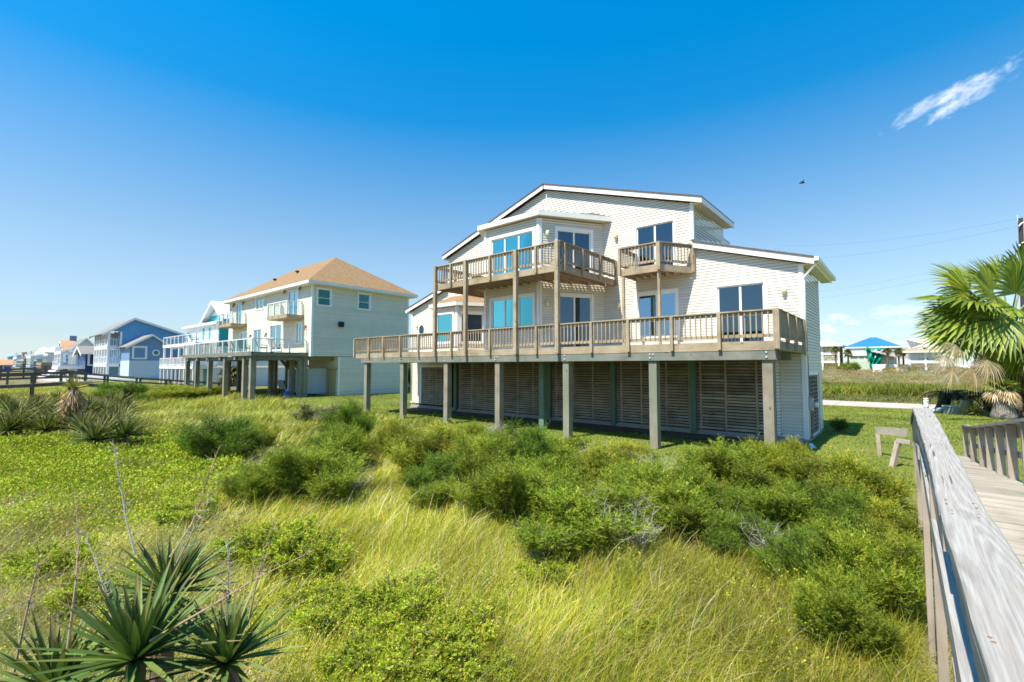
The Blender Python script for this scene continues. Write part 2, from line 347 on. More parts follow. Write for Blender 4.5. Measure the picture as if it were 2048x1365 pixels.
# windows and doors of the flat facade
def panes(d): return d[0],d[1],d[2],d[3]
window(house,O,ux,nF,*panes(dR),div=(.5,),glass='glass_dark',name='sliding_door',curt=((dR[0]+.05,dR[0]+.2,dR[2],dR[3],'curtain_w'),(dR[1]-.35,dR[1]-.05,dR[2],dR[2]+.8,'curtain_g')),label='dark screened sliding door at the end of the deck')
window(house,O,ux,nF,*panes(dU),div=(.5,),glass='glass_dark',name='sliding_door')
window(house,O,ux,nF,*panes(w1),div=(.5,),bars=(.40,),glass='glass_mid',curt=((w1[0]+.05,w1[0]+.30,w1[2],w1[3],'curtain_l'),(w1[0]+.52,w1[0]+.62,w1[2],w1[3],'curtain_w'),(w1[0]+.75,w1[1]-.02,w1[2],w1[3],'curtain_l')),label='double window under the small balcony')
# oval window
ow=MB(); oc=(X(844,YW,661),YW,float(pY(844,661,YW)[2])); k=24
for (r0,r1,d0,d1) in ((1,1.38,-.04,0),):
    for i in range(k):
        a=2*math.pi*i/k; b=2*math.pi*(i+1)/k; rx,rz=.24,.30
        P=lambda t,r,y:(oc[0]+rx*r*math.cos(t),oc[1]+y,oc[2]+rz*r*math.sin(t))
        ow.poly([P(a,1,-.045),P(b,1,-.045),P(b,1.36,-.045),P(a,1.36,-.045)]); ow.poly([P(a,1.36,-.045),P(b,1.36,-.045),P(b,1.36,0),P(a,1.36,0)]); ow.poly([P(a,1,-.045),P(b,1,-.045),P(b,1,-.0),P(a,1,-.0)])
owf=ow.build('oval_window',MT['trim'],house); op=MB(); op.poly([(oc[0]+.25*math.cos(2*math.pi*i/k),oc[1]-.022,oc[2]+.31*math.sin(2*math.pi*i/k)) for i in range(k)]); op.build('pane',MT['glass_dark'],owf); ob_=MB(); ob_.poly([(oc[0]+.25*math.cos(2*math.pi*i/k),oc[1]-.017,oc[2]+.31*math.sin(2*math.pi*i/k)) for i in range(k)]); ob_.build('room_recess',MT['dark'],owf)
# wall lights: back plate and rounded cover
def wall_light(par,p,n,mat='lampglass',s=1.0):
    n=np.array(n,float); m=MB(); u=(-n[1],n[0]); m.obox(p[:2],u,n,-.07*s,.07*s,0,.03,p[2]-.10*s,p[2]+.10*s); l=m.build('wall_light',MT['trim'],par)
    g=MB(); c=(p[0]+n[0]*.075*s,p[1]+n[1]*.075*s,p[2]-.12*s); g.lathe(c,[(.03*s,0),(.065*s,.02*s),(.078*s,.09*s),(.078*s,.17*s),(.05*s,.22*s)],12); g.build('lamp_cover',MT[mat],l,True)
for x,y in ((1569,581),(1233,503 if False else 473),(1238,611),(836,653)):
    p=pY(x,y,YW); wall_light(house,p,(0,-1))
# ---------------- the two storey bay
BY=14.52; B0,B1=-13.95,-10.96; J0,J1=-15.45,-9.46
bay=MB(); s60=np.array([J1-B1,YW-BY]); LB=float(np.linalg.norm(s60)); ub=s60/LB; nb=np.array([ub[1],-ub[0]])
ua=np.array([B0-J0,BY-YW])/LB; na=np.array([ua[1],-ua[0]])
tr_lo=(-13.52,-11.27,4.03,5.24); tr_up=(-13.52,-11.27,5.98,7.87)
dlo=(.78,2.28,3.10,5.25); dup=(.78,2.28,5.98,7.92)
hl=lambda d:(d[0]-.08,d[1]+.08,d[2]-.06,d[3]+.08)
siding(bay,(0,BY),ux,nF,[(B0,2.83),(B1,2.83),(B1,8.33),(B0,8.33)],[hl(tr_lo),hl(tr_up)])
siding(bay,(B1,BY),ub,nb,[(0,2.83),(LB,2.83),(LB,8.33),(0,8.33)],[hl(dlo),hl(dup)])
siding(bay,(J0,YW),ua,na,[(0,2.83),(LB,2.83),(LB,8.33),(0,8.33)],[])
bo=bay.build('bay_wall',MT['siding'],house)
bt=MB()
for (cx,cy) in ((B0,BY),(B1,BY)):
    for d in ((1,0),(-1,0)):
        if (cx==B0)==(d[0]>0): bt.obox((cx,cy),d,(0,-1),0,.10,0,.034,2.85,8.32)
    uu,nn=((ub,nb) if cx==B1 else (-ua,na)); bt.obox((cx,cy),uu,nn,0,.10,0,.034,2.85,8.32)
bt.build('corner_trim',MT['trim'],bo)
window(bo,(0,BY),ux,nF,*tr_up,div=(.325,.665),glass='glass_blue',curt=((-13.48,-13.3,6.0,7.85,'curtain_g'),(-11.5,-11.32,6.0,7.85,'curtain_l')),label='three pane picture window of the upper bay')
window(bo,(0,BY),ux,nF,*tr_lo,div=(.325,.665),glass='glass_blue',curt=((-12.72,-12.15,4.05,4.62,'curtain_w'),(-13.47,-13.22,4.05,5.2,'curtain_g'),(-12.02,-11.9,4.05,5.2,'curtain_l')))
window(bo,(B1,BY),ub,nb,*dup,div=(.5,),glass='glass_dark',name='sliding_door')
window(bo,(B1,BY),ub,nb,*dlo,div=(.5,),glass='glass_dark',name='sliding_door',curt=((1.53,1.74,3.1,5.25,'curtain_l'),(1.92,2.12,3.1,5.25,'curtain_l')))
for s,z in ((.33,7.72),(.33,4.90)):
    wall_light(bo,(B1+ub[0]*s,BY+ub[1]*s,z),nb)
# bay roof: low hip up to the wall, white fascia all round, soffit
E=[(-9.05,YW),(-10.84,BY-.22),(-14.2,BY-.22),(-15.85,YW)]; br=MB(); zt=8.58; inner=[(-9.9,YW,8.92),(-11.3,15.9,8.92),(-13.6,15.9,8.92),(-15.0,YW,8.92)]
ring=[(p[0],p[1],zt) for p in E]
for i in range(3): br.poly([ring[i],ring[i+1],inner[i+1],inner[i]])
br.poly(inner); rb=br.build('bay_roof',MT['shingle'],house)
fb=MB()
for i in range(3):
    p,q=np.array(E[i]),np.array(E[i+1]); L=np.linalg.norm(q-p); u=(q-p)/L; n=np.array([-u[1],u[0]]); n=-n if n[1]>0 and i==1 else n
    c=np.array([-12.4,YW]); n=n if ((p+q)/2-c)@n>0 else -n; fb.obox(p,u,n,0,L,-.03,0,zt-.20,zt-.004)
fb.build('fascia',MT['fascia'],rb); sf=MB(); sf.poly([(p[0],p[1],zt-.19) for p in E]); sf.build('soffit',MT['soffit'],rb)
# ---------------- small one storey bay of the left wing
SY=15.75; S0,S1=-18.85,-17.05; sj=1.25*.62; K0,K1=S0-.75,S1+.75+.0
sb=MB(); v=np.array([.75,YW-SY]); LS=float(np.linalg.norm(v)); us=v/LS; ns=np.array([us[1],-us[0]]); ul=np.array([.75,SY-YW])/LS; nl=np.array([ul[1],-ul[0]])
h1=(S0+.27,S1-.30,3.62,5.07); h2=(.22,LS-.12,3.62,5.07)
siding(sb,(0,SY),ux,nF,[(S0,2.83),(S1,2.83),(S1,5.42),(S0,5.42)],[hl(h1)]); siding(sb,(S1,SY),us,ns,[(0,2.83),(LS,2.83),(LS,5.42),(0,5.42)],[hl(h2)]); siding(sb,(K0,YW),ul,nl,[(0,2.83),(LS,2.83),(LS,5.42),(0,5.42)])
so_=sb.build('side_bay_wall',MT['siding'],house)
sbt=MB(); sbt.obox((S1,SY),(-1,0),(0,-1),0,.09,0,.034,2.85,5.42); sbt.obox((S1,SY),us,ns,0,.09,0,.034,2.85,5.42); sbt.obox((S0,SY),(1,0),(0,-1),0,.09,0,.034,2.85,5.42); sbt.build('corner_trim',MT['trim'],so_)
window(so_,(0,SY),ux,nF,*h1,glass='glass_blue',curt=((h1[0]+.06,h1[0]+.42,3.62,5.0,'curtain_g'),))
window(so_,(S1,SY),us,ns,*h2,glass='glass_dark')
E2=[(K1+.35,YW),(S1+.14,SY-.22),(S0-.14,SY-.22),(K0-.35,YW)]; zt=5.62; r2=MB(); in2=[(K1-.6,YW,6.15),(S1-.4,YW-.35,6.12),(S0+.4,YW-.35,6.12),(K0+.6,YW,6.15)]
ring=[(p[0],p[1],zt) for p in E2]
for i in range(3): r2.poly([ring[i],ring[i+1],in2[i+1],in2[i]])
r2.poly(in2); rb2=r2.build('side_bay_roof',MT['shingle_tan'],house); fb=MB()
for i in range(3):
    p,q=np.array(E2[i]),np.array(E2[i+1]); L=np.linalg.norm(q-p); u=(q-p)/L; n=np.array([-u[1],u[0]]); c=np.array([-18,YW]); n=n if ((p+q)/2-c)@n>0 else -n; fb.obox(p,u,n,0,L,-.03,0,zt-.18,zt-.004)
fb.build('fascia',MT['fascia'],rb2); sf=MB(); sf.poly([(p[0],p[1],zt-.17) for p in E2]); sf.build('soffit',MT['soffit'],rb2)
# ---------------- louvered ground floor
def louver(par,o,u,n,x0,x1,z0,z1,mat,pitch=.098,vary=.22,st=.06):
    f=MB(); f.cc=(.95,.95,.95); f.obox(o,u,n,x0-st,x0,-.05,.035,z0,z1); f.obox(o,u,n,x0,x1,-.03,.02,z1-.03,z1)
    z=z0+.03
    while z<z1-.06:
        c=random.uniform(1-vary,1+vary); g=random.random(); f.cc=(c,c*(1 if g<.8 else 1.06),c*(1 if g<.8 else 1.18))
        P=lambda a,b,zz:(o[0]+u[0]*a+n[0]*b,o[1]+u[1]*a+n[1]*b,zz); q=random.uniform(-.008,.008)
        f.hexa([P(x0,.028,z+q),P(x1,.028,z),P(x1,-.03,z+.064),P(x0,-.03,z+.064),P(x0,.040,z+.010+q),P(x1,.040,z+.010),P(x1,-.018,z+.072),P(x0,-.018,z+.072)]); z+=pitch
    return f.build('louver_panel',MT[mat],par)
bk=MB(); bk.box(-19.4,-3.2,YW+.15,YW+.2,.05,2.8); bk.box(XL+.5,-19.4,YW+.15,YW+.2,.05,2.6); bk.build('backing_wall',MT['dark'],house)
edges=[X(p,YW,760) for p in (919,944,970,994)]+[X(p,YW,770) for p in (1006,1035,1066,1083)]+[X(p,YW,780) for p in (1112,1146,1185,1222)]+[X(p,YW,790) for p in (1242,1282,1332,1378)]+[X(p,YW,790) for p in (1400,1450,1512,1562)]
for i,(a,b) in enumerate(zip(edges[:-1],edges[1:])):
    if b-a>.12: louver(house,(0,YW),ux,nF,a+.06,b,.19,2.80,'louver',.104,.10 if b<-5.2 else .30)
for a,b in ((XL+1.01,XL+1.62),(XL+1.68,XL+2.28),(XL+2.34,-19.41)): louver(house,(0,YW),ux,nF,a,b,.24,2.36,'louver',.104,.08)
lo=(XR-.02,YW)
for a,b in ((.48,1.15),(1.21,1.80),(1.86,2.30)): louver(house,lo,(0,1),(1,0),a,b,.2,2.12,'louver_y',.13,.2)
st=MB(); st.box(XR,XR+.03,17.34,17.42,.18,2.22); st.box(XR,XR+.03,19.36,19.46,.18,2.22); st.box(XR,XR+.032,17.42,19.36,2.12,2.22); st.box(XR,XR+.03,17.42,19.36,.14,.2); st.build('louver_trim',MT['trim'],house)
# electric meter on the right side wall
em=MB(); em.box(XR+.02,XR+.13,17.22,17.44,1.02,1.42); e1=em.build('meter_box',MT['grey_metal'],house)
e2=MB(); c0=Vector((XR+.13,17.40,1.2)); e2.tube([c0,c0+Vector((.10,0,0)),c0+Vector((.13,0,0))],[.085,.085,.07],14); e2.build('meter_dial',MT['steel'],e1,True)
e3=MB(); e3.tube([(XR+.07,17.32,1.02),(XR+.07,17.32,.15)],.025,8); e3.tube([(XR+.05,17.26,1.42),(XR+.04,17.25,2.8)],.012,6); e3.build('conduit',MT['rust'],e1)
# ---------------- main deck
XD0,XD1=-21.8,-2.42; ZD=3.06
dk=MB()
y=YD+.05
while y<YW-.05: dk.box(XD0,XD1,y,min(y+.135,YW-.04),ZD-.035,ZD); y+=.142
deck=dk.build('main_deck',MT['wx'],house)
fa=MB(); fa.box(XD0,XD1,YD,YD+.04,ZD-.24,ZD-.002); fa.build('rim_board',MT['wx'],deck)
fa=MB(); fa.box(XD1-.04,XD1,YD+.042,YW-.03,ZD-.24,ZD-.04); fa.box(XD0,XD0+.04,YD+.042,YW-.03,ZD-.24,ZD-.04); fa.build('rim_board',MT['wy'],deck)
jo=MB(); x=XD0+.4
while x<XD1-.2: jo.box(x,x+.04,YD+.05,YW-.03,ZD-.23,ZD-.037); x+=.405
jo.build('joists',MT['wy'],deck)
be=MB(); be.box(XD0+.55,XD1-.02,YD+.01,YD+.06,ZD-.48,ZD-.243); be.build('beam',MT['beam'],deck)
be=MB(); be.box(XD0+.55,XD1-.02,YD+.31,YD+.36,ZD-.48,ZD-.243); be.box(XD0+.55,XD1-.1,15.3,15.38,ZD-.48,ZD-.243); be.build('beam',MT['beam'],deck)
PX=[-20.9,-17.87,-14.82,-11.88,-8.76,-5.70,-2.68]
for x in PX:
    m=MB(); w=.118; m.box(x-w,x+w,YD+.063,YD+.305,-.5,ZD-.243); pl=m.build('piling',MT['pile'],deck)
    b=MB()
    for dx,dz in ((-.05,-.30),(.05,-.30),(-.05,-.40)) if x not in PX[::2] else ((0,-.29),(0,-.41)):
        b.tube([(x+dx,YD+.012,ZD+dz),(x+dx,YD-.012,ZD+dz)],.024,8)
    b.build('bolts',MT['steel'],deck)
q=pZ(1086,859,0.0)
for x,y in ((q[0],q[1]),(-14.8,15.2),(-5.6,15.35)):
    if x==q[0]: m=MB(); m.box(x-.11,x+.11,y-.11,y+.11,-.4,ZD-.243); m.build('piling',MT['pile_green'],deck)
for p in (914,1000.5,1101,1229,1388): 
    x=X(p,YW,770); m=MB(); m.box(x-.10,x+.10,YW-.16,YW+.04,.02,2.80); m.build('piling',MT['pile_green'],house)
xx=[X(p,YD,700) for p in (739,768,802,838,876,904,934,981,1034,1074,1118,1184,1258,1345,1440)]; Ld=XD1-XD0
cuts=[(x-XD0)/Ld for x in xx]; big=[cuts[i] for i in (4,6,8,10)]
railing(deck,(XD0,YD),(XD1,YD),ZD,cuts,None,big=(1.0,),skip_post=big)
railing(deck,(XD1,YD),(XD1,YW-.05),ZD,(.27,.58,.9),None,first_post=False,bal=.075)
railing(deck,(XD0,YW-1.2),(XD0,YD),ZD,(.33,.66),None,last_post=False)
# ---------------- upper balcony on posts that run down to the deck edge
XB0,XB1=-15.42,-8.93; ZB=5.93
bl=MB(); y=YD+.05
while y<YW-.06:
    t=(y-YD)/(YW-YD)
    if y<BY-.15: bl.box(XB0,XB1,y,y+.135,ZB-.035,ZB)
    else:
        bl.box(B1+(y+.14-BY)*(J1-B1)/(YW-BY)+.05,XB1,y,y+.135,ZB-.035,ZB); bl.box(XB0,max(XB0+.02,B0+(y+.14-BY)*(J0-B0)/(YW-BY)-.05),y,y+.135,ZB-.035,ZB)
    y+=.142
balc=bl.build('upper_balcony',MT['wx'],house)
fa=MB(); fa.box(XB0,XB1,YD,YD+.04,ZB-.24,ZB-.002); fa.build('rim_board',MT['wx'],balc)
fa=MB(); fa.box(XB1-.04,XB1,YD+.042,YW-.02,ZB-.24,ZB-.04); fa.box(XB0,XB0+.04,YD+.042,YW-.02,ZB-.24,ZB-.04); fa.build('rim_board',MT['wy'],balc)
jo=MB(); x=XB0+.3
while x<XB1-.1:
    ye=BY-.02 if B0<x<B1 else (BY+(x-B1)*(YW-BY)/(J1-B1)-.03 if x>=B1 else BY+(x-B0)*(YW-BY)/(J0-B0)-.03)
    jo.box(x,x+.04,YD+.05,min(ye,YW-.03),ZB-.22,ZB-.037); x+=.405
jo.build('joists',MT['wy'],balc)
for x in (XB0+.05,X(934,YD,560),X(1034,YD,560),XB1-.06):
    m=MB(); m.box(x-.07,x+.07,YD-.145,YD-.005,ZD-.21,ZB+.78); p=m.build('support_post',MT['wz'],balc)
    b=MB()
    for z in (ZD-.06,ZD-.15,ZB-.06,ZB-.15): b.tube([(x,YD-.146,z),(x,YD-.165,z)],.018,8)
    b.build('bolts',MT['steel'],balc)
LBc=XB1-XB0; bc=[(X(p,YD,520)-XB0)/LBc for p in (903,934,981,1034,1073)]
railing(balc,(XB0,YD),(XB1,YD),ZB,bc,None,first_post=False,last_post=False,skip_post=(bc[1],bc[3]))
railing(balc,(XB1,YD),(XB1,YW-.05),ZB,(.06,.36,.68),None,first_post=False)
railing(balc,(XB0,YW-.6),(XB0,YD),ZB,(.33,.66),None,last_post=False)
# ---------------- small angled balcony
Z2=6.03; c0=(-8.06,15.7); c1=(-6.52,15.67); c2=(-5.80,16.9)
b2=MB(); hip_prism(b2,[(c0[0],c0[1],Z2),(c1[0],c1[1],Z2),(c2[0],YW-.02,Z2),(c0[0],YW-.02,Z2)],0,.036); bal2=b2.build('small_balcony',MT['wx'],house)
fa=MB(); fa.bar((c0[0],c0[1]+.02,Z2-.14),(c1[0],c1[1]+.02,Z2-.14),.04,.23); fa.bar((c1[0],c1[1]+.02,Z2-.14),(c2[0],c2[1],Z2-.14),.04,.23); fa.bar((c0[0]+.02,c0[1],Z2-.14),(c0[0]+.02,YW-.02,Z2-.14),.04,.23); fa.build('rim_board',MT['wx'],bal2)
jo=MB(); x=c0[0]+.3
while x<c2[0]-.1: jo.box(x,x+.04,15.76 if x<c1[0] else 15.76+(x-c1[0])*1.6,YW-.03,Z2-.22,Z2-.037) if (15.76 if x<c1[0] else 15.76+(x-c1[0])*1.6)<YW-.1 else None; x+=.3
jo.build('joists',MT['wy'],bal2)
for p in ((c0[0]+.1,c0[1]+.06),(c1[0]-.06,c1[1]+.08)):
    m=MB(); m.box(p[0]-.045,p[0]+.045,p[1]-.045,p[1]+.045,ZD,Z2-.25); m.build('support_post',MT['wz'],bal2)
railing(bal2,c0,c1,Z2,(),None,big=(1.0,)); railing(bal2,c1,c2,Z2,(),None,first_post=False); railing(bal2,(c0[0],YW-.05),c0,Z2,(),None,first_post=False,last_post=False)
# things on the deck
def chair(loc,rot,mat,cush,label,group,s=1.0):
    e=empty('deck_chair',(0,0,0),label,'chair',group); m=MB(); 
    for x in (-.26,.26):
        for y in (-.25,.25): m.bar((x*s,y*s,0),(x*s,y*s,.42*s),.045*s)
        m.bar((x*s,-.3*s,.62*s),(x*s,.28*s,.62*s),.05*s,.03*s); m.bar((x*s,-.25*s,.42*s),(x*s,-.25*s,.62*s),.045*s); m.bar((x*s,.25*s,.4*s),(x*s,.48*s,1.0*s),.045*s)
    m.build('chair_frame',mat,e); m=MB(); m.box(-.25*s,.25*s,-.28*s,.26*s,.38*s,.46*s); m.build('seat',cush,e)
    m=MB(); P=[(-.24*s,.25*s,.44*s),(.24*s,.25*s,.44*s),(.24*s,.33*s,.44*s),(-.24*s,.33*s,.44*s),(-.24*s,.48*s,1.02*s),(.24*s,.48*s,1.02*s),(.24*s,.55*s,1.0*s),(-.24*s,.55*s,1.0*s)]; m.hexa(P); m.build('backrest',cush,e)
    e.location=Vector([float(t) for t in loc]); e.rotation_euler=(0,0,rot); return e
# ------------------------------------------------------------------ NEIGHBOUR: cream house, tan hip roof, wide deck on tall pilings
MT['siding_y']=plain('yellow_cream_siding',(.72,.69,.56),.04,1.2,.45,attr=True); MT['white']=plain('white_paint',(.80,.81,.80),.03,2,.45)
MT['teal_paint']=plain('turquoise_paint',(.03,.42,.46),.06,2,.5); MT['teal_dk']=plain('teal_furniture',(.02,.30,.30),.1,4,.5)
MT['blue_paint']=plain('blue_siding_paint',(.10,.30,.52),.05,1.2,.5); MT['blue_grey']=plain('grey_blue_siding_paint',(.15,.27,.42),.05,1.2,.5)
MT['navy']=plain('navy_paint',(.012,.04,.14),.06,1.5,.5); MT['metal_roof']=plain('white_metal_roof',(.72,.74,.75),.04,2,.4)
MT['grey_roof']=plain('grey_shingles',(.22,.20,.19),.2,6,.9); MT['pale_blue_panel']=plain('pale_blue_panel',(.50,.60,.68),.05,2,.6)
MT['bluegrey_wall']=plain('royal_blue_paint',(.02,.09,.42),.06,1.5,.5); MT['green_paint']=plain('sea_green_paint',(.02,.36,.33),.06,1.5,.5)
MT['tarp']=plain('teal_tarp',(.0,.36,.25),.14,3,.35,spec=.5); MT['blue_roof']=plain('blue_tarpaulin_roof',(.03,.17,.58),.12,3,.5)
MT['yellow_wall']=plain('yellow_stucco',(.66,.50,.12),.06,2,.7); MT['sage_wall']=plain('sage_siding',(.46,.52,.40),.05,2,.6); MT['orange_roof']=plain('orange_shingles',(.46,.24,.13),.15,5,.9)
MT['wbd']=wood('boardwalk_dark_wood',(.135,.115,.095),(.06,.05,.04),1); MT['wbz']=wood('boardwalk_dark_upright',(.13,.11,.09),(.06,.05,.04),2)
MT['red']=plain('red_plastic',(.55,.03,.08),.1,4,.4); MT['orange']=plain('orange_plastic',(.65,.2,.03),.1,4,.4)
MT['blue_jug']=plain('blue_water_jug',(.02,.12,.55),.08,4,.3)
def hip_roof(par,x0,x1,y0,y1,z,h,ov,mat,rx0=None,rx1=None,ry=None,th=.16,fascia=True):
    a0,a1,b0,b1=x0-ov,x1+ov,y0-ov,y1+ov; ry=ry or (b0+b1)/2; rx0=a0+(b1-b0)/2 if rx0 is None else rx0; rx1=a1-(b1-b0)/2 if rx1 is None else rx1
    m=MB(); A,B,C,D=(a0,b0,z),(a1,b0,z),(a1,b1,z),(a0,b1,z); P,Q=(rx0,ry,z+h),(rx1,ry,z+h)
    m.poly([A,B,Q,P]); m.poly([B,C,Q]); m.poly([C,D,P,Q]); m.poly([D,A,P]); r=m.build('roof',MT[mat],par)
    if fascia:
        f=MB(); f.box(a0,a1,b0,b0+.03,z-th,z-.006); f.box(a0,a1,b1-.03,b1,z-th,z-.006); f.box(a0,a0+.03,b0+.03,b1-.03,z-th,z-.006); f.box(a1-.03,a1,b0+.03,b1-.03,z-th,z-.006); f.poly([(a0,b0,z-th),(a1,b0,z-th),(a1,b1,z-th),(a0,b1,z-th)]); f.build('fascia',MT['fascia'],r)
    return r
def gable_y(par,x0,x1,y0,y1,z,h,ovx,ovy,mat,ry=None,th=.18):   # ridge along X, gables at x0 and x1
    ry=(y0+y1)/2 if ry is None else ry; m=MB(); s0=h/(ry-y0); s1=h/(y1-ry); T=z+h
    a=[(y0-ovy,T-s0*(ry-y0+ovy)),(ry,T),(y1+ovy,T-s1*(y1+ovy-ry))]
    for (p,q) in ((a[0],a[1]),(a[1],a[2])):
        i=[m.vert(v) for v in ((x0-ovx,p[0],p[1]),(x1+ovx,p[0],p[1]),(x1+ovx,q[0],q[1]),(x0-ovx,q[0],q[1]))]; m.f.append(i)
    r=m.build('roof',MT[mat],par); f=MB()
    for xx in (x0-ovx,x1+ovx-.05):
        for (p,q) in ((a[0],a[1]),(a[1],a[2])):
            f.hexa([(xx,p[0],p[1]-th),(xx+.05,p[0],p[1]-th),(xx+.05,q[0],q[1]-th),(xx,q[0],q[1]-th),(xx,p[0],p[1]-.01),(xx+.05,p[0],p[1]-.01),(xx+.05,q[0],q[1]-.01),(xx,q[0],q[1]-.01)])
    f.build('fascia',MT['fascia'],r); return r
def gable_x(par,x0,x1,y0,y1,z,h,ovx,ovy,mat,th=.18):   # ridge along Y
    rx=(x0+x1)/2; s=h/(rx-x0); m=MB(); a=[(x0-ovx,z-s*ovx),(rx,z+h),(x1+ovx,z-s*ovx)]
    for (p,q) in ((a[0],a[1]),(a[1],a[2])): m.poly([(p[0],y0-ovy,p[1]),(q[0],y0-ovy,q[1]),(q[0],y1+ovy,q[1]),(p[0],y1+ovy,p[1])])
    r=m.build('roof',MT[mat],par); f=MB()
    for yy in (y0-ovy,y1+ovy-.05):
        for (p,q) in ((a[0],a[1]),(a[1],a[2])): f.hexa([(p[0],yy,p[1]-th),(q[0],yy,q[1]-th),(q[0],yy+.05,q[1]-th),(p[0],yy+.05,p[1]-th),(p[0],yy,p[1]-.01),(q[0],yy,q[1]-.01),(q[0],yy+.05,q[1]-.01),(p[0],yy+.05,p[1]-.01)])
    f.build('fascia',MT['fascia'],r); return r
def simple_rail(par,pts,z,H,mat,step=1.4,bal=0,post=.08,glass=False,zs=None,name='railing'):
    m=MB(); g=MB(); zs=zs or [z]*len(pts)
    for i in range(len(pts)-1):
        p,q=np.array(pts[i],float),np.array(pts[i+1],float); L=np.linalg.norm(q-p); k=max(1,round(L/step)); za,zb=zs[i],zs[i+1]
        for j in range(k+1):
            if j==0 and i>0: continue
            c=p+(q-p)*j/k; zz=za+(zb-za)*j/k; m.box(c[0]-post/2,c[0]+post/2,c[1]-post/2,c[1]+post/2,zz-.1,zz+H-.02)
        m.bar((*p,za+H),(*q,zb+H),.10,.05); 
        if bal:
            m.bar((*p,za+.1),(*q,zb+.1),.05,.06); kk=int(L/bal)
            for j in range(kk): c=p+(q-p)*(j+.5)/kk; zz=za+(zb-za)*(j+.5)/kk; m.box(c[0]-.02,c[0]+.02,c[1]-.02,c[1]+.02,zz+.1,zz+H-.02)
        if glass: g.poly([(*p,za+.05),(*q,zb+.05),(*q,zb+H-.06),(*p,za+H-.06)])
    r=m.build(name,mat,par)
    if glass: g.build('glass_panel',MT['glass_clear'],r)
    return r
MT['glass_clear']=glassmat('clear_glass_panel',(.5,.55,.56),(.88,.93,.93),-.03)
NX0,NX1,NY0,NY1=-45.2,-30.1,14.7,22.6; NE=8.02
nb_=empty('stilt_house',(-37.5,18.6,.3),'cream two storey house with a tan shingle hip roof on tall pilings','house')
nw=MB(); u1=(1,0)
fw=[(-43.6,-42.4,5.95,7.7),(-39.4,-37.9,6.9,7.85),(-33.6,-32.1,5.9,7.75),(-42.5,-40.9,3.9,5.2),(-39.7,-38.2,3.33,5.3),(-36.6,-34.6,3.6,5.45),(-32.3,-31.4,4.0,5.4)]
H=lambda d:(d[0]-.08,d[1]+.08,d[2]-.06,d[3]+.08)
rw=[(15.1-NY0,16.0-NY0,6.55,7.65),(18.15-NY0,19.05-NY0,6.58,7.68)]
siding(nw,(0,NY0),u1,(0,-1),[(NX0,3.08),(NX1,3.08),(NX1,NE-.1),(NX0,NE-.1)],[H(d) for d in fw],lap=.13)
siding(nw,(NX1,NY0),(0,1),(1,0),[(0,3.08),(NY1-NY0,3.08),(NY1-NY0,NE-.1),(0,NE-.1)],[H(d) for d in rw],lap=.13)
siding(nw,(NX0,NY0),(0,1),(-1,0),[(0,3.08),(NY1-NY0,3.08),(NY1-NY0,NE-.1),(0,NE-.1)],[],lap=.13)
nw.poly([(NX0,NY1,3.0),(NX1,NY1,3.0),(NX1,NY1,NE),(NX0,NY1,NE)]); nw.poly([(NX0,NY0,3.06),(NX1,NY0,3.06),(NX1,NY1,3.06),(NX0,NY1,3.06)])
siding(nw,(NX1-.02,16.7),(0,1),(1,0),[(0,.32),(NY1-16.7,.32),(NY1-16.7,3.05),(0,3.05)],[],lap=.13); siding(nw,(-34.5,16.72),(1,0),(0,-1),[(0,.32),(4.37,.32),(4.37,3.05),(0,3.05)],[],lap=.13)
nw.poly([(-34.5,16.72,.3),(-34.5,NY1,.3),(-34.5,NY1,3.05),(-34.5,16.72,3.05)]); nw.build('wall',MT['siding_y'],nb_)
nt=MB(); nt.box(NX1-.1,NX1+.022,NY0-.022,NY0,3.06,7.95); nt.box(NX1,NX1+.022,NY0,NY0+.12,3.06,7.95); nt.box(NX1,NX1+.022,NY1-.12,NY1,3.06,7.95); nt.box(NX1-.0,NX1+.02,16.66,16.8,.3,3.05); nt.box(NX0,NX0+.1,NY0-.022,NY0,3.06,7.95); nt.build('corner_trim',MT['trim'],nb_)
hip_roof(nb_,NX0,NX1,NY0,NY1,NE+.06,3.0,.5,'shingle_tan',rx0=-41.0,rx1=-34.4,ry=18.65,th=.2)
vt=MB()
for x,y,z in ((-37.2,16.9,9.55),(-40.2,16.4,9.2)): vt.tube([(x,y,z),(x,y,z+.45)],.06,8); vt.box(x-.11,x+.11,y-.11,y+.11,z+.45,z+.55)
vt.build('roof_vent',MT['black'],nb_)
for i,d in enumerate(fw): window(nb_,(0,NY0),u1,(0,-1),*d,div=(.5,),glass='glass_far',tw=.09,name='french_door' if d[3]-d[2]>1.7 else 'window')
for d in rw: window(nb_,(NX1,NY0),(0,1),(1,0),*d,bars=(.45,),glass='glass_far',tw=.10,curt=((d[0]+.02,d[1]-.02,d[2],d[3],'curtain_w'),),deep=.4)
for x,z in ((-44.0,7.75),(-41.9,7.75),(-34.1,7.9),(-31.7,7.9),(-40.2,4.9),(-37.2,4.9),(-30.8,5.1)):
    m=MB(); m.box(x-.06,x+.06,NY0-.12,NY0-.02,z-.1,z+.05); m.tube([(x,NY0-.12,z-.1),(x,NY0-.14,z-.28)],.05,6); m.build('wall_lantern',MT['rust'],nb_)
m=MB(); m.box(NX1+.015,NX1+.2,16.6,16.95,5.15,5.5); m.build('wall_vent',MT['black'],nb_)
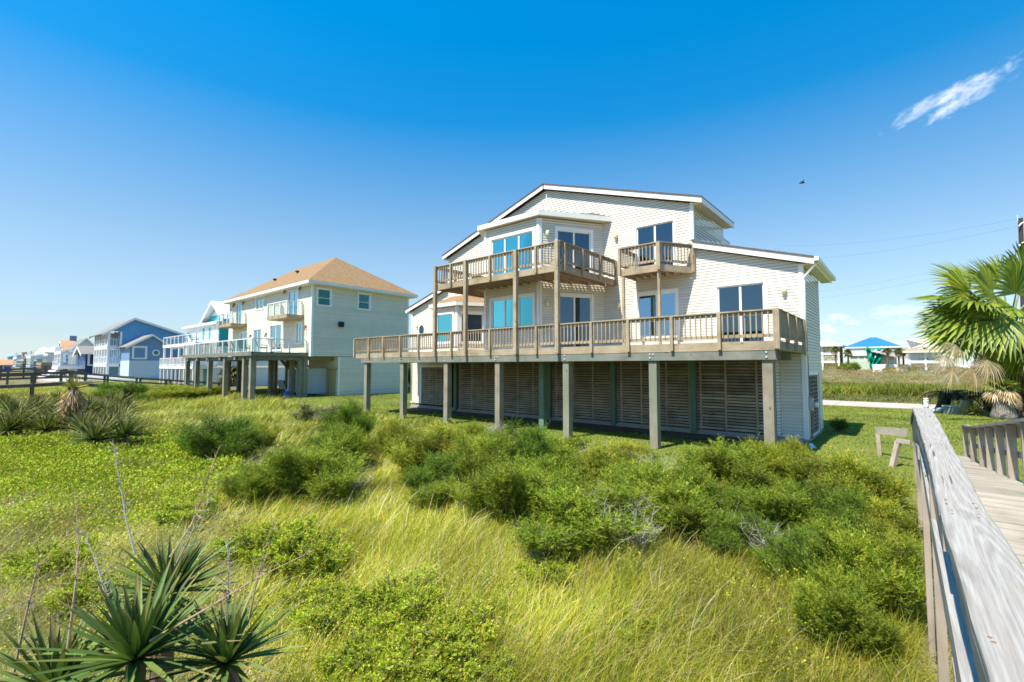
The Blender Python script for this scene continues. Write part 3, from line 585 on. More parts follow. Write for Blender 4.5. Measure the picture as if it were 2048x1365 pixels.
# deck of the neighbour
DX0,DX1,DY=-44.4,-30.5,11.2; NZ=3.30
m=MB(); m.box(DX0,DX1,DY,NY0-.02,NZ-.04,NZ); nd=m.build('deck',MT['wx'],nb_)
m=MB(); m.box(DX0,DX1,DY-.04,DY,NZ-.24,NZ+.004); m.box(DX1,DX1+.04,DY-.04,NY0-.02,NZ-.24,NZ+.004); m.build('rim_board',MT['beam'],nd)
m=MB(); m.box(DX0+.3,DX1-.05,DY+.15,DY+.22,NZ-.5,NZ-.26); m.box(DX1-.25,DX1-.18,DY+.2,NY0+1.9,NZ-.5,NZ-.26)
for x in (-43.3,-41,-38.7,-36.1,-33.3): m.box(x-.15,x+.15,DY+.0,NY0,NZ-.49,NZ-.245)
m.build('beam',MT['beam'],nd)
for x in (-43.9,-41.5,-38.6,-35.4,-32.0,-30.85):
    for y in (DY+.2,NY0-.35,18.2):
        if y>16 and x>-34: continue
        m=MB(); w=.14; m.box(x-w,x+w,y-w,y+w,-.3,NZ-.26); m.build('piling',MT['pile'],nd)
for x in (-30.75,):
    m=MB(); m.box(x-.14,x+.14,NY0-.2,NY0+.08,-.1,NZ-.26); m.build('piling',MT['pile'],nd)
simple_rail(nd,[(DX0,DY+.03),(DX1,DY+.03),(DX1,NY0-.1)],NZ,.82,MT['white'],1.28,glass=True)
for (x0,x1) in ((-44.3,-41.2),(-34.4,-31.2)):
    z=5.88; m=MB(); m.box(x0,x1,NY0-1.15,NY0-.01,z-.24,z); b=m.build('balcony',MT['wx'],nb_); simple_rail(b,[(x0+.05,NY0-.1),(x0+.05,NY0-1.1),(x1-.05,NY0-1.1),(x1-.05,NY0-.1)],z,.9,MT['white'],1.0,glass=True)
m=MB(); m.box(-45,-30.3,13.9,23,-.1,.30); pd=m.build('patio_slab',MT['concrete'],nb_)
m=MB(); m.box(-33.1,-31.6,14.55,14.62,.62,2.2); m.box(-31.62,-31.55,14.6,16.6,.5,2.25); m.build('shower_panel',MT['pale_blue_panel'],nb_)
m=MB()
for x in (-31.3,-30.9,-30.5): m.bar((x,16.62,.35),(x,16.62,2.25),.09)
m.bar((-31.5,16.6,2.25),(-30.2,16.6,2.25),.1); m.build('timber_frame',plain('new_yellow_timber',(.45,.33,.12),.1,5,.7),nb_)
m=MB(); p0,p1=Vector((-38.2,16.2,NZ-.3)),Vector((-34.6,16.6,.5))
for dy in (0,1.0):
    m.bar(p0+Vector((0,dy,0)),p1+Vector((0,dy,0)),.06,.28); m.bar(p0+Vector((0,dy,.9)),p1+Vector((0,dy,.9)),.07,.1)
for i in range(11): t=(i+.5)/11; c=p0.lerp(p1,t); m.box(c.x-.15,c.x+.15,c.y,c.y+1.0,c.z+.05,c.z+.1)
m.build('stairs',MT['beam'],nb_)
e=empty('water_jug',(-31.7,13.9,.3),'blue water jug on the slab below the cream stilt house','jug'); m=MB(); m.lathe((-31.7,13.9,.3),[(.16,0),(.18,.05),(.18,.36),(.15,.42),(.07,.46)],14); m.build('jug_body',MT['blue_jug'],e,True); m=MB(); m.lathe((-31.7,13.9,.757),[(.08,0),(.08,.07)],12); m.build('jug_cap',MT['white'],e)
wh,td=MT['white'],MT['teal_dk']; nzf=NZ+.0
for x,y,rot,fr,cu,lab in ((-31.9,13.2,.4,wh,wh,'white cushioned chair on the cream house deck nearest its corner'),(-34.2,13.3,-.3,wh,td,'white chair with teal cushions beside the french door of the cream house'),(-35.6,12.6,.8,td,td,'teal chair at the middle of the cream house deck rail'),(-37.6,12.7,.2,td,wh,'teal chair with white cushion on the cream house deck'),(-39.6,12.9,-.4,td,td,'teal chair on the cream house deck before the wide window'),(-41.5,12.8,.3,wh,wh,'white chair at the far end of the cream house deck')):
    chair((x,y,nzf),rot+math.pi,fr,cu,lab,'deck chairs of the cream stilt house',.95)
for x,y,rot,lab in ((-35.6,15.5,.5,'patterned grey chair in the shade below the cream stilt house near the stairs'),(-34.0,15.2,-.4,'patterned grey chair under the cream stilt house next to the yellow bench'),(-32.6,15.9,.2,'patterned grey chair under the cream stilt house behind the shower panel')):
    chair((x,y,.30),rot+math.pi,MT['black'],MT['pale_blue_panel'],lab,'chairs in the shade of the cream stilt house',1.05)
# ------------------------------------------------------------------ houses along the shore
MT['glass_teal']=glassmat('teal_window_glass',(.10,.30,.30),(.1,.3,.3),.35)
def facewin(par,o,u,n,d,name='window',glass='glass_far',tw=.12,div=()):
    return window(par,o,u,n,*d,div=div,glass=glass,name=name,tw=tw,deep=.12)
def plainwall(par,x0,x1,y0,y1,z0,z1,mat,name='wall'):
    m=MB(); m.box(x0,x1,y0,y1,z0,z1); return m.build(name,mat,par)
# turquoise house
tx=-52.5; te=empty('turquoise_house',(-58,19,.1),'turquoise three level beach house with white metal roof and white decks','house')
plainwall(te,-64,tx,15.8,25,.0,2.15,MT['white'],'ground_wall'); plainwall(te,-63.5,tx-.3,16.3,25,2.42,4.45,MT['white'],'middle_wall'); plainwall(te,-63.2,tx-.02,16.25,25,4.77,6.85,MT['teal_paint'],'upper_wall')
m=MB(); m.box(-63.0,tx-.15,16.17,16.24,4.8,6.84); m.build('front_panel',MT['white'],te)
for d in ((-54.6,-53.7,4.8,6.4),(-56.6,-55.6,5.3,6.3),(-58.6,-57.9,5.2,6.2),(-61.0,-60.2,4.8,6.4)): facewin(te,(0,16.17),u1,(0,-1),d)
m=MB(); m.box(-57.4,-56.9,16.12,16.165,5.2,6.4); m.box(-55.4,-54.95,16.12,16.165,5.2,6.4); m.build('shutter',MT['teal_paint'],te)
hip_roof(te,-63.2,tx,16.25,22,6.9,1.0,.45,'metal_roof',rx0=-60,rx1=-55,th=.22)
gx0,gx1=-58.0,-51.9; gz0=7.35
r=gable_x(te,gx0,gx1,16.7,26,gz0,1.85,.35,.6,'metal_roof',.28)
m=MB()
for i in range(9):
    for sd in (-1,1):
        yq=17.2+i*1.0; xm=(gx0+gx1)/2; m.bar((xm+sd*.1,yq,gz0+1.84),(xm+sd*3.2,yq,gz0-.06),.05,.06)
m.build('standing_seams',MT['trim'],r)
m=MB(); m.poly([(gx0,16.75,6.95),(gx1,16.75,6.95),(gx1,16.75,gz0),((gx0+gx1)/2,16.75,gz0+1.75),(gx0,16.75,gz0)]); m.build('gable_wall',MT['teal_paint'],te)
m=MB(); m.poly([(gx0+1.3,16.70,7.75),(gx1-1.3,16.70,7.75),((gx0+gx1)/2,16.70,gz0+1.35)]); m.build('gable_panel',MT['white'],te)
for (x0,x1,y0,y1_,z) in ((-64.4,tx+.1,14.0,15.8,2.42),(-64.2,tx,14.2,16.25,4.75)):
    m=MB(); m.box(x0,x1,y0,y1_,z-.28,z); d=m.build('deck',MT['white'],te)
    simple_rail(d,[(x0+.05,y1_),(x0+.05,y0+.05),(x1-.05,y0+.05),(x1-.05,y1_-.05)],z,.85,MT['white'],1.4,bal=.3 if z<3 else 0,glass=z>3)
m=MB()
for x in np.linspace(-64.2,tx,9): m.box(x-.08,x+.08,14.05,14.22,-.1,2.14)
m.build('ground_columns',MT['white'],te); m=MB()
for x in np.linspace(-64.0,tx-.1,5): m.box(x-.08,x+.08,14.25,14.42,2.42,4.47)
m.build('deck_columns',MT['white'],te)
for d in ((-62,-60.5,2.45,4.3),(-59.5,-58,2.45,4.3),(-57,-55.5,2.45,4.3),(-54.8,-53.4,2.45,4.3)): facewin(te,(0,16.3),u1,(0,-1),d,'sliding_door')
m=MB(); m.box(-55.3,-54.2,15.72,15.79,.05,2.1); m.build('door',MT['teal_dk'],te)
for x,y,z,mt,lab in ((-61,14.9,2.42,MT['red'],'red chair on the lower deck of the turquoise house'),(-57.6,14.9,2.42,MT['orange'],'orange chair on the lower deck of the turquoise house'),(-55.6,14.9,2.42,td,'teal chair on the lower deck of the turquoise house'),(-59.8,15.1,4.75,MT['bluegrey_wall'],'blue chair on the upper deck of the turquoise house'),(-56.2,15.1,4.75,td,'teal bench chair on the upper deck of the turquoise house'),(-59.0,14.9,0.05,MT['red'],'red chair on the ground under the turquoise house deck')):
    chair((x,y,z),math.pi,mt,mt,lab,'chairs of the turquoise house',1.05)
# blue house: big gable wall, lower gable wing, white porches
bx=-95.0; bl_=empty('blue_house',(-100,18,.0),'bright blue gabled beach house with two storey white porch','house')
def bp(px,py,x=bx): return pX(px,py,x)
yA,yB=float(bp(213,733)[1]),float(bp(350,733)[1]); zA=float(bp(213,662)[2]); rp=bp(269.5,636); ry,rz=float(rp[1]),float(rp[2])
y1=float(bp(242,733)[1])
m=MB(); m.poly([(bx,y1,2.4),(bx,yB+1.2,2.4),(bx,yB+1.2,zA-.1),(bx,ry,rz-.25),(bx,y1,zA+(rz-zA)*(y1-yA)/(ry-yA)-.25)]); m.poly([(bx-12,y1,0),(bx,y1,0),(bx,y1,zA),(bx-12,y1,zA)]); m.poly([(bx,y1,0),(bx,yB+1.2,0),(bx,yB+1.2,2.4),(bx,y1,2.4)]); m.build('wall',MT['blue_paint'],bl_)
gable_y(bl_,bx-12,bx,yA,yB+1.2,zA,rz-zA,.35,.7,'grey_roof',ry=ry,th=.35)
m=MB(); m.poly([(bx,yA,zA-.02),(bx,y1,zA-.02),(bx,y1,zA+(rz-zA)*(y1-yA)/(ry-yA)-.3),(bx,yA,zA)]); m.build('porch_gable',MT['blue_paint'],bl_)
for zf in (float(bp(213,692)[2]),float(bp(213,728)[2])):
    m=MB(); m.box(bx-12,bx,yA,y1,zf-.45,zf); d=m.build('porch_deck',MT['white'],bl_); simple_rail(d,[(bx-12,yA+.1),(bx-.05,yA+.1),(bx-.05,y1-.1)],zf,1.1,MT['white'],2.0,bal=.35)
m=MB(); 
for x in np.linspace(bx-11.8,bx-.1,6): m.box(x-.16,x+.16,yA,yA+.3,0,zA)
m.box(bx-.3,bx,y1-.25,y1-.02,0,zA); m.build('porch_columns',MT['white'],bl_)
zf1=float(bp(213,728)[2]); zf2=float(bp(213,692)[2])
for i in range(3):
    facewin(bl_,(0,y1-.02),u1,(0,-1),(bx-3-i*3.3,bx-1.4-i*3.3,zf1+.05,zf1+2.5),'french_door'); facewin(bl_,(0,y1-.02),u1,(0,-1),(bx-3-i*3.3,bx-1.4-i*3.3,zf2+.05,zf2+2.4),'french_door')
# lower wing in front (toward us)
wx=bx+6.5; w0,w1_=float(pX(258,733,wx)[1]),float(pX(341,733,wx)[1]); wz=float(pX(258,690,wx)[2]); wr=pX(305,669,wx); wg=float(pX(300,722,wx)[2])
m=MB(); m.poly([(wx,w0,wg),(wx,w1_,wg),(wx,w1_,wz),(wx,float(wr[1]),float(wr[2])-.15),(wx,w0,wz)]); m.poly([(bx,w0,wg),(wx,w0,wg),(wx,w0,wz),(bx,w0,wz)]); m.poly([(bx,w1_,wg),(wx,w1_,wg),(wx,w1_,wz),(bx,w1_,wz)]); wg_=m.build('wing_wall',MT['blue_grey'],bl_)
gable_y(bl_,bx,wx,w0,w1_,wz,float(wr[2])-wz,.35,.5,'grey_roof',ry=float(wr[1]),th=.3)
m=MB(); m.box(bx,wx-.02,w0,w1_,-.1,wg); m.box(wx-.02,wx+.05,w0,w1_,wg-.35,wg+.02); m.build('wing_base',MT['pale_blue_panel'],bl_)
ya,yb=float(pX(267,733,wx)[1]),float(pX(289,733,wx)[1]); za,zb=float(pX(278,716,wx)[2]),float(pX(278,696,wx)[2])
facewin(bl_,(wx,0),(0,1),(1,0),(ya,yb,za,zb),tw=.25,div=(.5,),glass='glass_teal')
oc2=pX(312,706,wx); m=MB(); m.tube([oc2+np.array([-.02,0,0]),oc2+np.array([.08,0,0])],.5,16); rw_=m.build('round_window',MT['white'],bl_); m=MB(); m.tube([oc2+np.array([.081,0,0]),oc2+np.array([.1,0,0])],.32,16); m.build('pane',MT['glass_far'],rw_)
# navy house and the houses further along
def shore(name,label,xr,pa,pb,ypx,wall,roof,Yf=13.0,deep=9,zb=.0,front=9,style='gable',rails=True,deckz=None,wallname='wall'):
    """house whose right wall stands on x=xr between photo columns pa and pb, eaves at photo row ypx[0], ridge at ypx[1]."""
    ya=float(pX(pa,733,xr)[1]); yb=float(pX(pb,733,xr)[1]); ze=float(pX((pa+pb)/2,ypx[0],xr)[2]); zr=float(pX((pa+pb)/2,ypx[1],xr)[2])
    e=empty(name,(xr-front/2,(ya+yb)/2,zb),label,'house'); plainwall(e,xr-front,xr,ya,yb,zb,ze,wall,wallname)
    if style=='gable':
        gable_y(e,xr-front,xr,ya,yb,ze,zr-ze,.4,.6,roof,th=.4); m=MB(); m.poly([(xr+.01,ya,ze),(xr+.01,yb,ze),(xr+.01,(ya+yb)/2,zr-.1)]); m.build('gable_wall',wall,e)
    elif style=='front': gable_x(e,xr-front,xr,ya,yb,ze,zr-ze,.5,.7,roof,th=.4)
    else: hip_roof(e,xr-front,xr,ya,yb,ze,zr-ze,.6,roof,th=.35)
    return e,ya,yb,ze,zr
e,ya,yb,ze,zr=shore('navy_house','navy blue house with white railed balcony beside the bright blue house',-112,170,196,(707,691),MT['navy'],'grey_roof',front=9,style='front')
facewin(e,(-112,0),(0,1),(1,0),(ya+.6,ya+2.6,2.7,4.5),tw=.3); m=MB(); m.box(-121,-112,ya-3.5,ya,1.9,2.3); d=m.build('balcony',MT['white'],e); simple_rail(d,[(-121,ya-3.4),(-112.1,ya-3.4),(-112.1,ya)],2.3,1.0,MT['white'],2,bal=.4)
m=MB(); [m.box(x-.2,x+.2,ya-3.4,ya-3,-.1,1.9) for x in (-120.5,-116,-112.4)]; m.bar((-113,ya-3.5,1.9),(-110.5,ya-6,0),1.2,.3); m.build('stairs_and_posts',MT['white'],e)
e,ya,yb,ze,zr=shore('grey_house','pale grey house with steep grey roof and white balconies behind the navy house',-126,150,190,(693,676),MT['white'],'grey_roof',front=10,style='gable')
for z in (2.7,5.2):
    m=MB(); m.box(-136,-125.5,ya-2.2,ya,z-.4,z); d=m.build('balcony',MT['white'],e); simple_rail(d,[(-136,ya-2.1),(-125.6,ya-2.1),(-125.6,ya)],z,1.2,MT['white'],2.5,bal=.5)
facewin(e,(-126,0),(0,1),(1,0),(ya+1,ya+2.6,3.1,4.8),tw=.3)
m=MB(); [m.box(x-.2,x+.2,ya-2.2,ya-1.8,-.1,4.8) for x in (-135.5,-130.5,-125.8)]; m.build('columns',MT['white'],e)
e,ya,yb,ze,zr=shore('tan_roof_house','blue sided house with tall tan roof and brown deck among white houses',-146,131,146,(699,680),MT['blue_grey'],'orange_roof',front=10,style='front')
facewin(e,(-146,0),(0,1),(1,0),(ya+.5,ya+2.2,4.4,6.0),tw=.3); m=MB(); m.box(-156,-145,ya-4,ya,1.8,3.2); m.build('deck_skirt',MT['wx'],e); m=MB(); m.box(-152,-151,ya+1,ya+2.2,7,9.6); m.build('chimney',MT['blue_grey'],e)
e,ya,yb,ze,zr=shore('white_house','white house with white hip roof and railed decks next to the sea green house',-165,94,128,(705,693),MT['white'],'metal_roof',front=12,style='hip')
for z in (2.6,4.9):
    m=MB(); m.box(-177,-164.5,ya-3,ya,z-.5,z); d=m.build('balcony',MT['white'],e); simple_rail(d,[(-177,ya-2.9),(-164.6,ya-2.9),(-164.6,ya)],z,1.3,MT['white'],3,bal=.6)
facewin(e,(-165,0),(0,1),(1,0),(ya+1.2,ya+3,2.9,4.3),tw=.3); facewin(e,(-165,0),(0,1),(1,0),(ya+1.2,ya+3,5.1,6.1),tw=.3)
m=MB(); [m.box(x-.25,x+.25,ya-2.9,ya-2.4,-.1,4.4) for x in (-176.5,-170.5,-164.8)]; m.build('columns',MT['white'],e)
e,ya,yb,ze,zr=shore('sea_green_house','sea green house with white hip roof and brown roof props',-190,82,97,(706,694),MT['green_paint'],'metal_roof',front=14,style='hip')
for z in (2.6,4.9):
    m=MB(); m.box(-204,-189.5,ya-5,ya,z-.5,z); d=m.build('balcony',MT['white'],e); simple_rail(d,[(-204,ya-4.9),(-189.6,ya-4.9),(-189.6,ya)],z,1.3,MT['white'],3,bal=.6)
facewin(e,(-190,0),(0,1),(1,0),(ya+1.6,ya+3.8,3.2,4.9),tw=.3)
m=MB(); T=lambda a,b: tuple(pX(a,b,-193)); m.bar(T(51,724),T(46,708),.5); m.bar(T(55.5,722),T(55.5,707),.4); m.bar(T(44.5,707),T(64,706),.6); m.build('roof_props',plain('rust_brown_timber',(.32,.15,.07),.1,3,.8),e)
e,ya,yb,ze,zr=shore('royal_blue_house','royal blue house with orange roof at the far left end of the beach',-300,-2,24,(730,719),MT['bluegrey_wall'],'orange_roof',front=14,style='front')
facewin(e,(-300,0),(0,1),(1,0),(ya+1.5,ya+3.5,.9,2.4),tw=.4); facewin(e,(-300,0),(0,1),(1,0),(ya+6.5,ya+8.8,.9,2.4),tw=.4)
# water tower
wt=pT(27.5,731,900.0); k=900/925; e=empty('water_tower',(wt[0],wt[1],-1),'pale blue water tower far beyond the beach houses','water tower')
bt_=plain('pale_blue_tank',(.25,.48,.62),.04,.02,.6); m=MB(); zb=float(pT(27,720,900)[2]); zt=float(pT(27,709.5,900)[2]); m.lathe((wt[0],wt[1],zb),[(3,-1),(8,0),(9.8,(zt-zb)*.55),(9.6,(zt-zb)*.9),(4,zt-zb)],20); m.build('tank',bt_,e,True); m=MB(); m.lathe((wt[0],wt[1],-1),[(5,0),(3.2,zb*.4),(3,zb)],14); m.build('pedestal',bt_,e,True); m=MB(); m.tube([(wt[0],wt[1],zt),(wt[0],wt[1],zt+2)],.4,6); m.build('mast',MT['grey_metal'],e)
# grey low building in front of the tower
bq=pT(42,731,420.0); e=empty('low_building',(bq[0],bq[1],0),'low grey flat building far down the beach under the water tower','building'); rtv=RT
m=MB(); m.obox((bq[0]-RT[0]*6,bq[1]-RT[1]*6),(RT[0],RT[1]),(-RT[1],RT[0]),0,14,0,8,0,6.5); m.build('wall',plain('grey_concrete_wall',(.42,.42,.42),.08,.3,.8),e); m=MB(); m.obox((bq[0]-RT[0]*6.5,bq[1]-RT[1]*6.5),(RT[0],RT[1]),(-RT[1],RT[0]),-.5,15,-.5,8.5,6.51,7); m.build('roof',MT['grey_roof'],e)
# picket fence and patio in front of the blue house
pf=MB(); fx0,fx1,fy=-128.0,-66.0,12.6; x=fx0
while x<fx1:
    pf.hexa([(x,fy,0),(x+.11,fy,0),(x+.11,fy+.03,0),(x,fy+.03,0),(x+.02,fy,1.15),(x+.09,fy,1.15),(x+.09,fy+.03,1.15),(x+.02,fy+.03,1.15)]); x+=.2
pf.box(fx0,fx1,fy+.031,fy+.08,.3,.4); pf.box(fx0,fx1,fy+.031,fy+.08,.8,.9)
tag(pf.build('picket_fence',MT['white']),'long white picket fence in front of the blue beach house','fence')
m=MB(); m.box(-112,-84,7.2,11.0,-.1,.35); tag(m.build('patio_slab',MT['road']),kind='structure')
# ------------------------------------------------------------------ boardwalks
def boardwalk(x0,x1,prof,ys,mat,matz,label,name='boardwalk',H=.78,postw=.10,ground=True,mid=True,step=2.4):
    zf=lambda y: float(np.interp(y,[p[0] for p in prof],[p[1] for p in prof]))
    e=empty(name,((x0+x1)/2,(ys[0]+ys[1])/2,0),label,'boardwalk'); d=MB(); y=ys[0]
    while y<ys[1]: d.hexa([(x0,y,zf(y)-.04),(x1,y,zf(y)-.04),(x1,y+.135,zf(y+.135)-.04),(x0,y+.135,zf(y+.135)-.04),(x0,y,zf(y)),(x1,y,zf(y)),(x1,y+.135,zf(y+.135)),(x0,y+.135,zf(y+.135))]); y+=.15
    d.build('planks',mat,e); s=MB()
    yy=np.arange(ys[0],ys[1]+.01,step)
    for a,b in zip(yy[:-1],yy[1:]):
        for x in (x0+.05,x1-.05): s.bar((x,a,zf(a)-.14),(x,b,zf(b)-.14),.05,.19)
    s.build('stringers',mat,e)
    for x in (x0-.03,x1+.03):
        r=MB()
        for a,b in zip(yy[:-1],yy[1:]): r.bar((x,a,zf(a)+H),(x,b,zf(b)+H),.14,.045); r.bar((x,a,zf(a)+H*.5),(x,b,zf(b)+H*.5),.04,.12); r.bar((x,a,zf(a)+H-.09),(x,b,zf(b)+H-.09),.04,.10)
        r.build('handrail',mat,e)
        for y in yy: m=MB(); m.box(x-postw/2,x+postw/2,y-postw/2,y+postw/2,float(gz(x,y))-.3,zf(y)+H-.03); m.build('post',matz,e)
    return e
boardwalk(-48.2,-47.0,[(-6,1.0),(2,1.12),(4.8,1.25),(9,.7),(15,.12)],(-5,15.2),MT['wbd'],MT['wbz'],'dark weathered boardwalk with rails crossing the dune beside the cream stilt house',step=2.0,postw=.14)
boardwalk(-86,-84.6,[(-16,1.1),(2,1.3),(6,1.4),(12,.6),(16,.2)],(-16,12),MT['wbd'],MT['wbz'],'dark boardwalk further away leading toward the bright blue house',step=2.4,postw=.16)
boardwalk(-132,-130.4,[(-26,1.5),(4,1.8),(8,2.0),(16,.8)],(-26,14),MT['wbd'],MT['wbz'],'farthest dark boardwalk in front of the white houses',step=3,postw=.2)
# the near boardwalk
def capmat(name='bleached_handrail_wood',axis=1,k=1.0):
    """weathered board: cathedral grain as contour lines of a stretched noise, checks, stains and nail rust."""
    m,nt,b=nodes(name); sc3=[11,11,11]; sc3[axis]=.38; n0=noise(nt,coords(nt,tuple(sc3)),.62,1.5,.45,.25)
    mu=nt.nodes.new('ShaderNodeMath'); mu.operation='MULTIPLY'; mu.inputs[1].default_value=120; nt.links.new(n0,mu.inputs[0]); si=nt.nodes.new('ShaderNodeMath'); si.operation='SINE'; nt.links.new(mu.outputs[0],si.inputs[0])
    c=lambda v:tuple(min(1,t*k) for t in v)
    o=ramp(nt,si.outputs[0],[(0,c((.29,.265,.235))),(.25,c((.355,.33,.295))),(.6,c((.395,.37,.335))),(1,c((.405,.38,.345)))])
    s2=[120,120,120]; s2[axis]=3; n=noise(nt,coords(nt,tuple(s2)),1.4,6); o=mixc(nt,.5,o,ramp(nt,n,[(.3,c((.24,.22,.195))),(.62,c((.47,.445,.41)))]))
    st=ramp(nt,noise(nt,coords(nt,(4,1.4,4)),1.3,4),[(.56,(0,0,0)),(.74,(.45,.45,.45))]); o=mixc(nt,st,o,c((.33,.24,.15)))
    s3=[75,75,75]; s3[axis]=1.1; cr=ramp(nt,noise(nt,coords(nt,tuple(s3)),1.0,2,.4,.2),[(.27,(1,1,1)),(.30,(0,0,0))]); o=mixc(nt,cr,o,(.11,.09,.075))
    nt.links.new(o,b.inputs['Base Color']); b.inputs['Roughness'].default_value=.9; b.inputs['Specular IOR Level'].default_value=.04; bump(nt,b,si.outputs[0],.35,.0015); return m
MT['cap']=capmat(k=.86); MT['plank']=wood('bleached_planks',(.36,.32,.26),(.28,.24,.19),0,None,1.2,True); MT['bz']=wood('bleached_upright_wood',(.36,.30,.235),(.22,.18,.14),2); MT['by']=wood('bleached_rail_wood',(.37,.325,.275),(.22,.18,.15),1)
prof=[(-2,1.08),(2.62,1.02),(4.0,1.08),(6.15,1.20),(8.6,.93),(11,.65),(13.5,.37),(15.5,.17),(17.3,.03)]
zf=lambda y: float(np.interp(y,[p[0] for p in prof],[p[1] for p in prof])); HR=.81
bw=empty('near_boardwalk',(.6,8,0),'bleached grey plank boardwalk with wide handrail along the edge of the lawn','boardwalk')
d=MB(); y=-1.5
while y<17.2:
    c=random.uniform(.82,1.12); d.cc=(c,c*.99,c*.96); dz=random.uniform(-.004,.004); x0=.16+random.uniform(-.02,.02); x1=1.16+random.uniform(-.025,.025)
    d.hexa([(x0,y,zf(y)-.04),(x1,y,zf(y)-.04),(x1,y+.132,zf(y+.132)-.04),(x0,y+.132,zf(y+.132)-.04),(x0,y,zf(y)+dz),(x1,y,zf(y)+dz),(x1,y+.132,zf(y+.132)+dz),(x0,y+.132,zf(y+.132)+dz)]); y+=.142
d.build('planks',MT['plank'],bw)
yy=[-1.5,2.62,4.4,6.15,8.6,11,13.5,15.5,17.2]
s=MB()
for a,b in zip(yy[:-1],yy[1:]):
    for x in (.22,1.10): s.bar((x,a,zf(a)-.15),(x,b,zf(b)-.15),.05,.22)
s.build('stringers',MT['by'],bw)
def capboard(a,b,za,zb,xa,xb,w,name='cap_board',segs=14,th=.036,wob=.006,bow=.004):
    m=MB(); ring=[]
    for i in range(segs+1):
        t=i/segs; y=a+(b-a)*t; z=za+(zb-za)*t+random.uniform(-1,1)*.0015; x=xa+(xb-xa)*t+bow*math.sin(t*math.pi); l=x-w/2+random.uniform(-1,1)*wob*.5; r=x+w/2+random.uniform(-1,1)*wob*.5; c=.006
        prof_=[(l,z-th),(r,z-th),(r+.0,z-c),(r-c,z),(l+c,z),(l,z-c)]; ring.append([m.vert((p[0],y,p[1])) for p in prof_])
    for i in range(segs):
        for k in range(6): m.f.append([ring[i][k],ring[i][(k+1)%6],ring[i+1][(k+1)%6],ring[i+1][k]])
    m.f.append(ring[0][::-1]); m.f.append(ring[-1]); return m.build(name,MT['cap'],bw)
XC=.153
capboard(-.6,2.61,1.905,1.845,XC+.012,XC,.145); capboard(2.615,4.4,1.842,1.888,XC-.005,XC-.012,.142); capboard(4.403,6.15,1.888,2.005,XC-.012,XC-.055,.142); capboard(6.153,8.6,2.0,1.73,XC-.055,XC-.07,.142)
capboard(8.603,11,1.73,1.45,XC-.07,XC-.07,.14); capboard(11.003,13.5,1.45,1.16,XC-.07,XC-.07,.14); capboard(13.503,15.6,1.16,.96,XC-.07,XC-.07,.14)
nl=MB()
for y in (2.50,2.56,2.67,2.74,4.30,4.48,6.05,6.24,1.35,1.37):
    for dx in (-.042,.04):
        z=float(np.interp(y,[-.6,2.61,4.4,6.15,8.6],[1.905,1.845,1.888,2.003,1.73])); nl.lathe((XC+dx+random.uniform(-.006,.006)-(.03 if y>4 else 0),y,z-.004),[(.0042,0),(.0042,.0055),(.002,.0062)],8)
nl.build('nails',MT['rust'],bw)
r=MB()   # boards under the cap and the mid rail
r.bar((XC-.03,-.6,1.905-.11),(XC-.03,2.61,1.845-.11),.04,.14); r.bar((XC-.045,2.62,1.842-.11),(XC-.05,4.4,1.888-.11),.04,.14); r.bar((XC-.05,4.4,1.888-.11),(XC-.09,6.15,2.005-.11),.04,.14)
for a,b in zip(yy[3:-1],yy[4:]): r.bar((XC-.09,a,zf(a)+HR-.11),(XC-.09,b,zf(b)+HR-.11),.04,.14)
r.build('apron_rail',MT['by'],bw)
r=MB(); r.bar((.112,.2,1.40),(.112,2.4,1.385),.038,.13); r.bar((.112,2.4,1.385),(.10,3.97,1.41),.038,.13); r.bar((.10,3.97,1.41),(.085,6.15,1.53),.038,.13)
for a,b in zip(yy[3:-1],yy[4:]): r.bar((.07,a,zf(a)+.36),(.07,b,zf(b)+.36),.038,.13)
r.build('mid_rail',MT['cap'],bw)
for y,x,top in ((.75,.115,1.33),(2.39,.115,1.32),(3.97,.105,1.72),(6.15,.09,1.88),(8.6,.07,1.6),(11,.07,1.35),(13.5,.07,1.05),(15.5,.07,.85)):
    m=MB(); m.box(x-.024,x+.024,y-.07,y+.07,-1.0,top); m.build('post',MT['bz'],bw)
# right handrail
yr=[6.15,7.3,8.6,9.85,11.0,12.3,13.5,15.3,17.2]; r=MB(); r2=MB(); r3=MB()
for a,b in zip(yr[:-1],yr[1:]):
    r.bar((1.13,a,zf(a)+HR),(1.13,b,zf(b)+HR),.16,.04); r2.bar((1.19,a,zf(a)+HR-.12),(1.19,b,zf(b)+HR-.12),.04,.17); r3.bar((1.19,a,zf(a)+.36),(1.19,b,zf(b)+.36),.035,.09)
r.build('cap_board',MT['by'],bw); r2.build('apron_rail',MT['wx'],bw); r3.build('mid_rail',MT['by'],bw)
for y in yr: m=MB(); m.box(1.06,1.165,y-.045,y+.045,float(gz(1.1,y))-.4,zf(y)+HR-.022); m.build('post',MT['bz'],bw)
# low sawhorse-like wooden rest left of the ramp
e=empty('wooden_trestle',(-.4,15.4,0),'low grey wooden trestle on the lawn left of the boardwalk end','trestle')
m=MB(); m.bar((-.70,16.2,.66),(-.05,15.6,.72),.05,.20); m.build('cross_board',MT['by'],e)
m=MB(); m.bar((-.64,16.1,-.05),(-.67,16.15,.56),.09); m.build('leg',MT['bz'],e); m=MB(); m.bar((-.36,14.5,-.05),(-.22,14.7,.6),.10); m.build('leg',MT['bz'],e); m=MB(); m.bar((-.26,14.65,.62),(.0,14.6,.60),.05,.10); m.build('top_board',MT['by'],e)
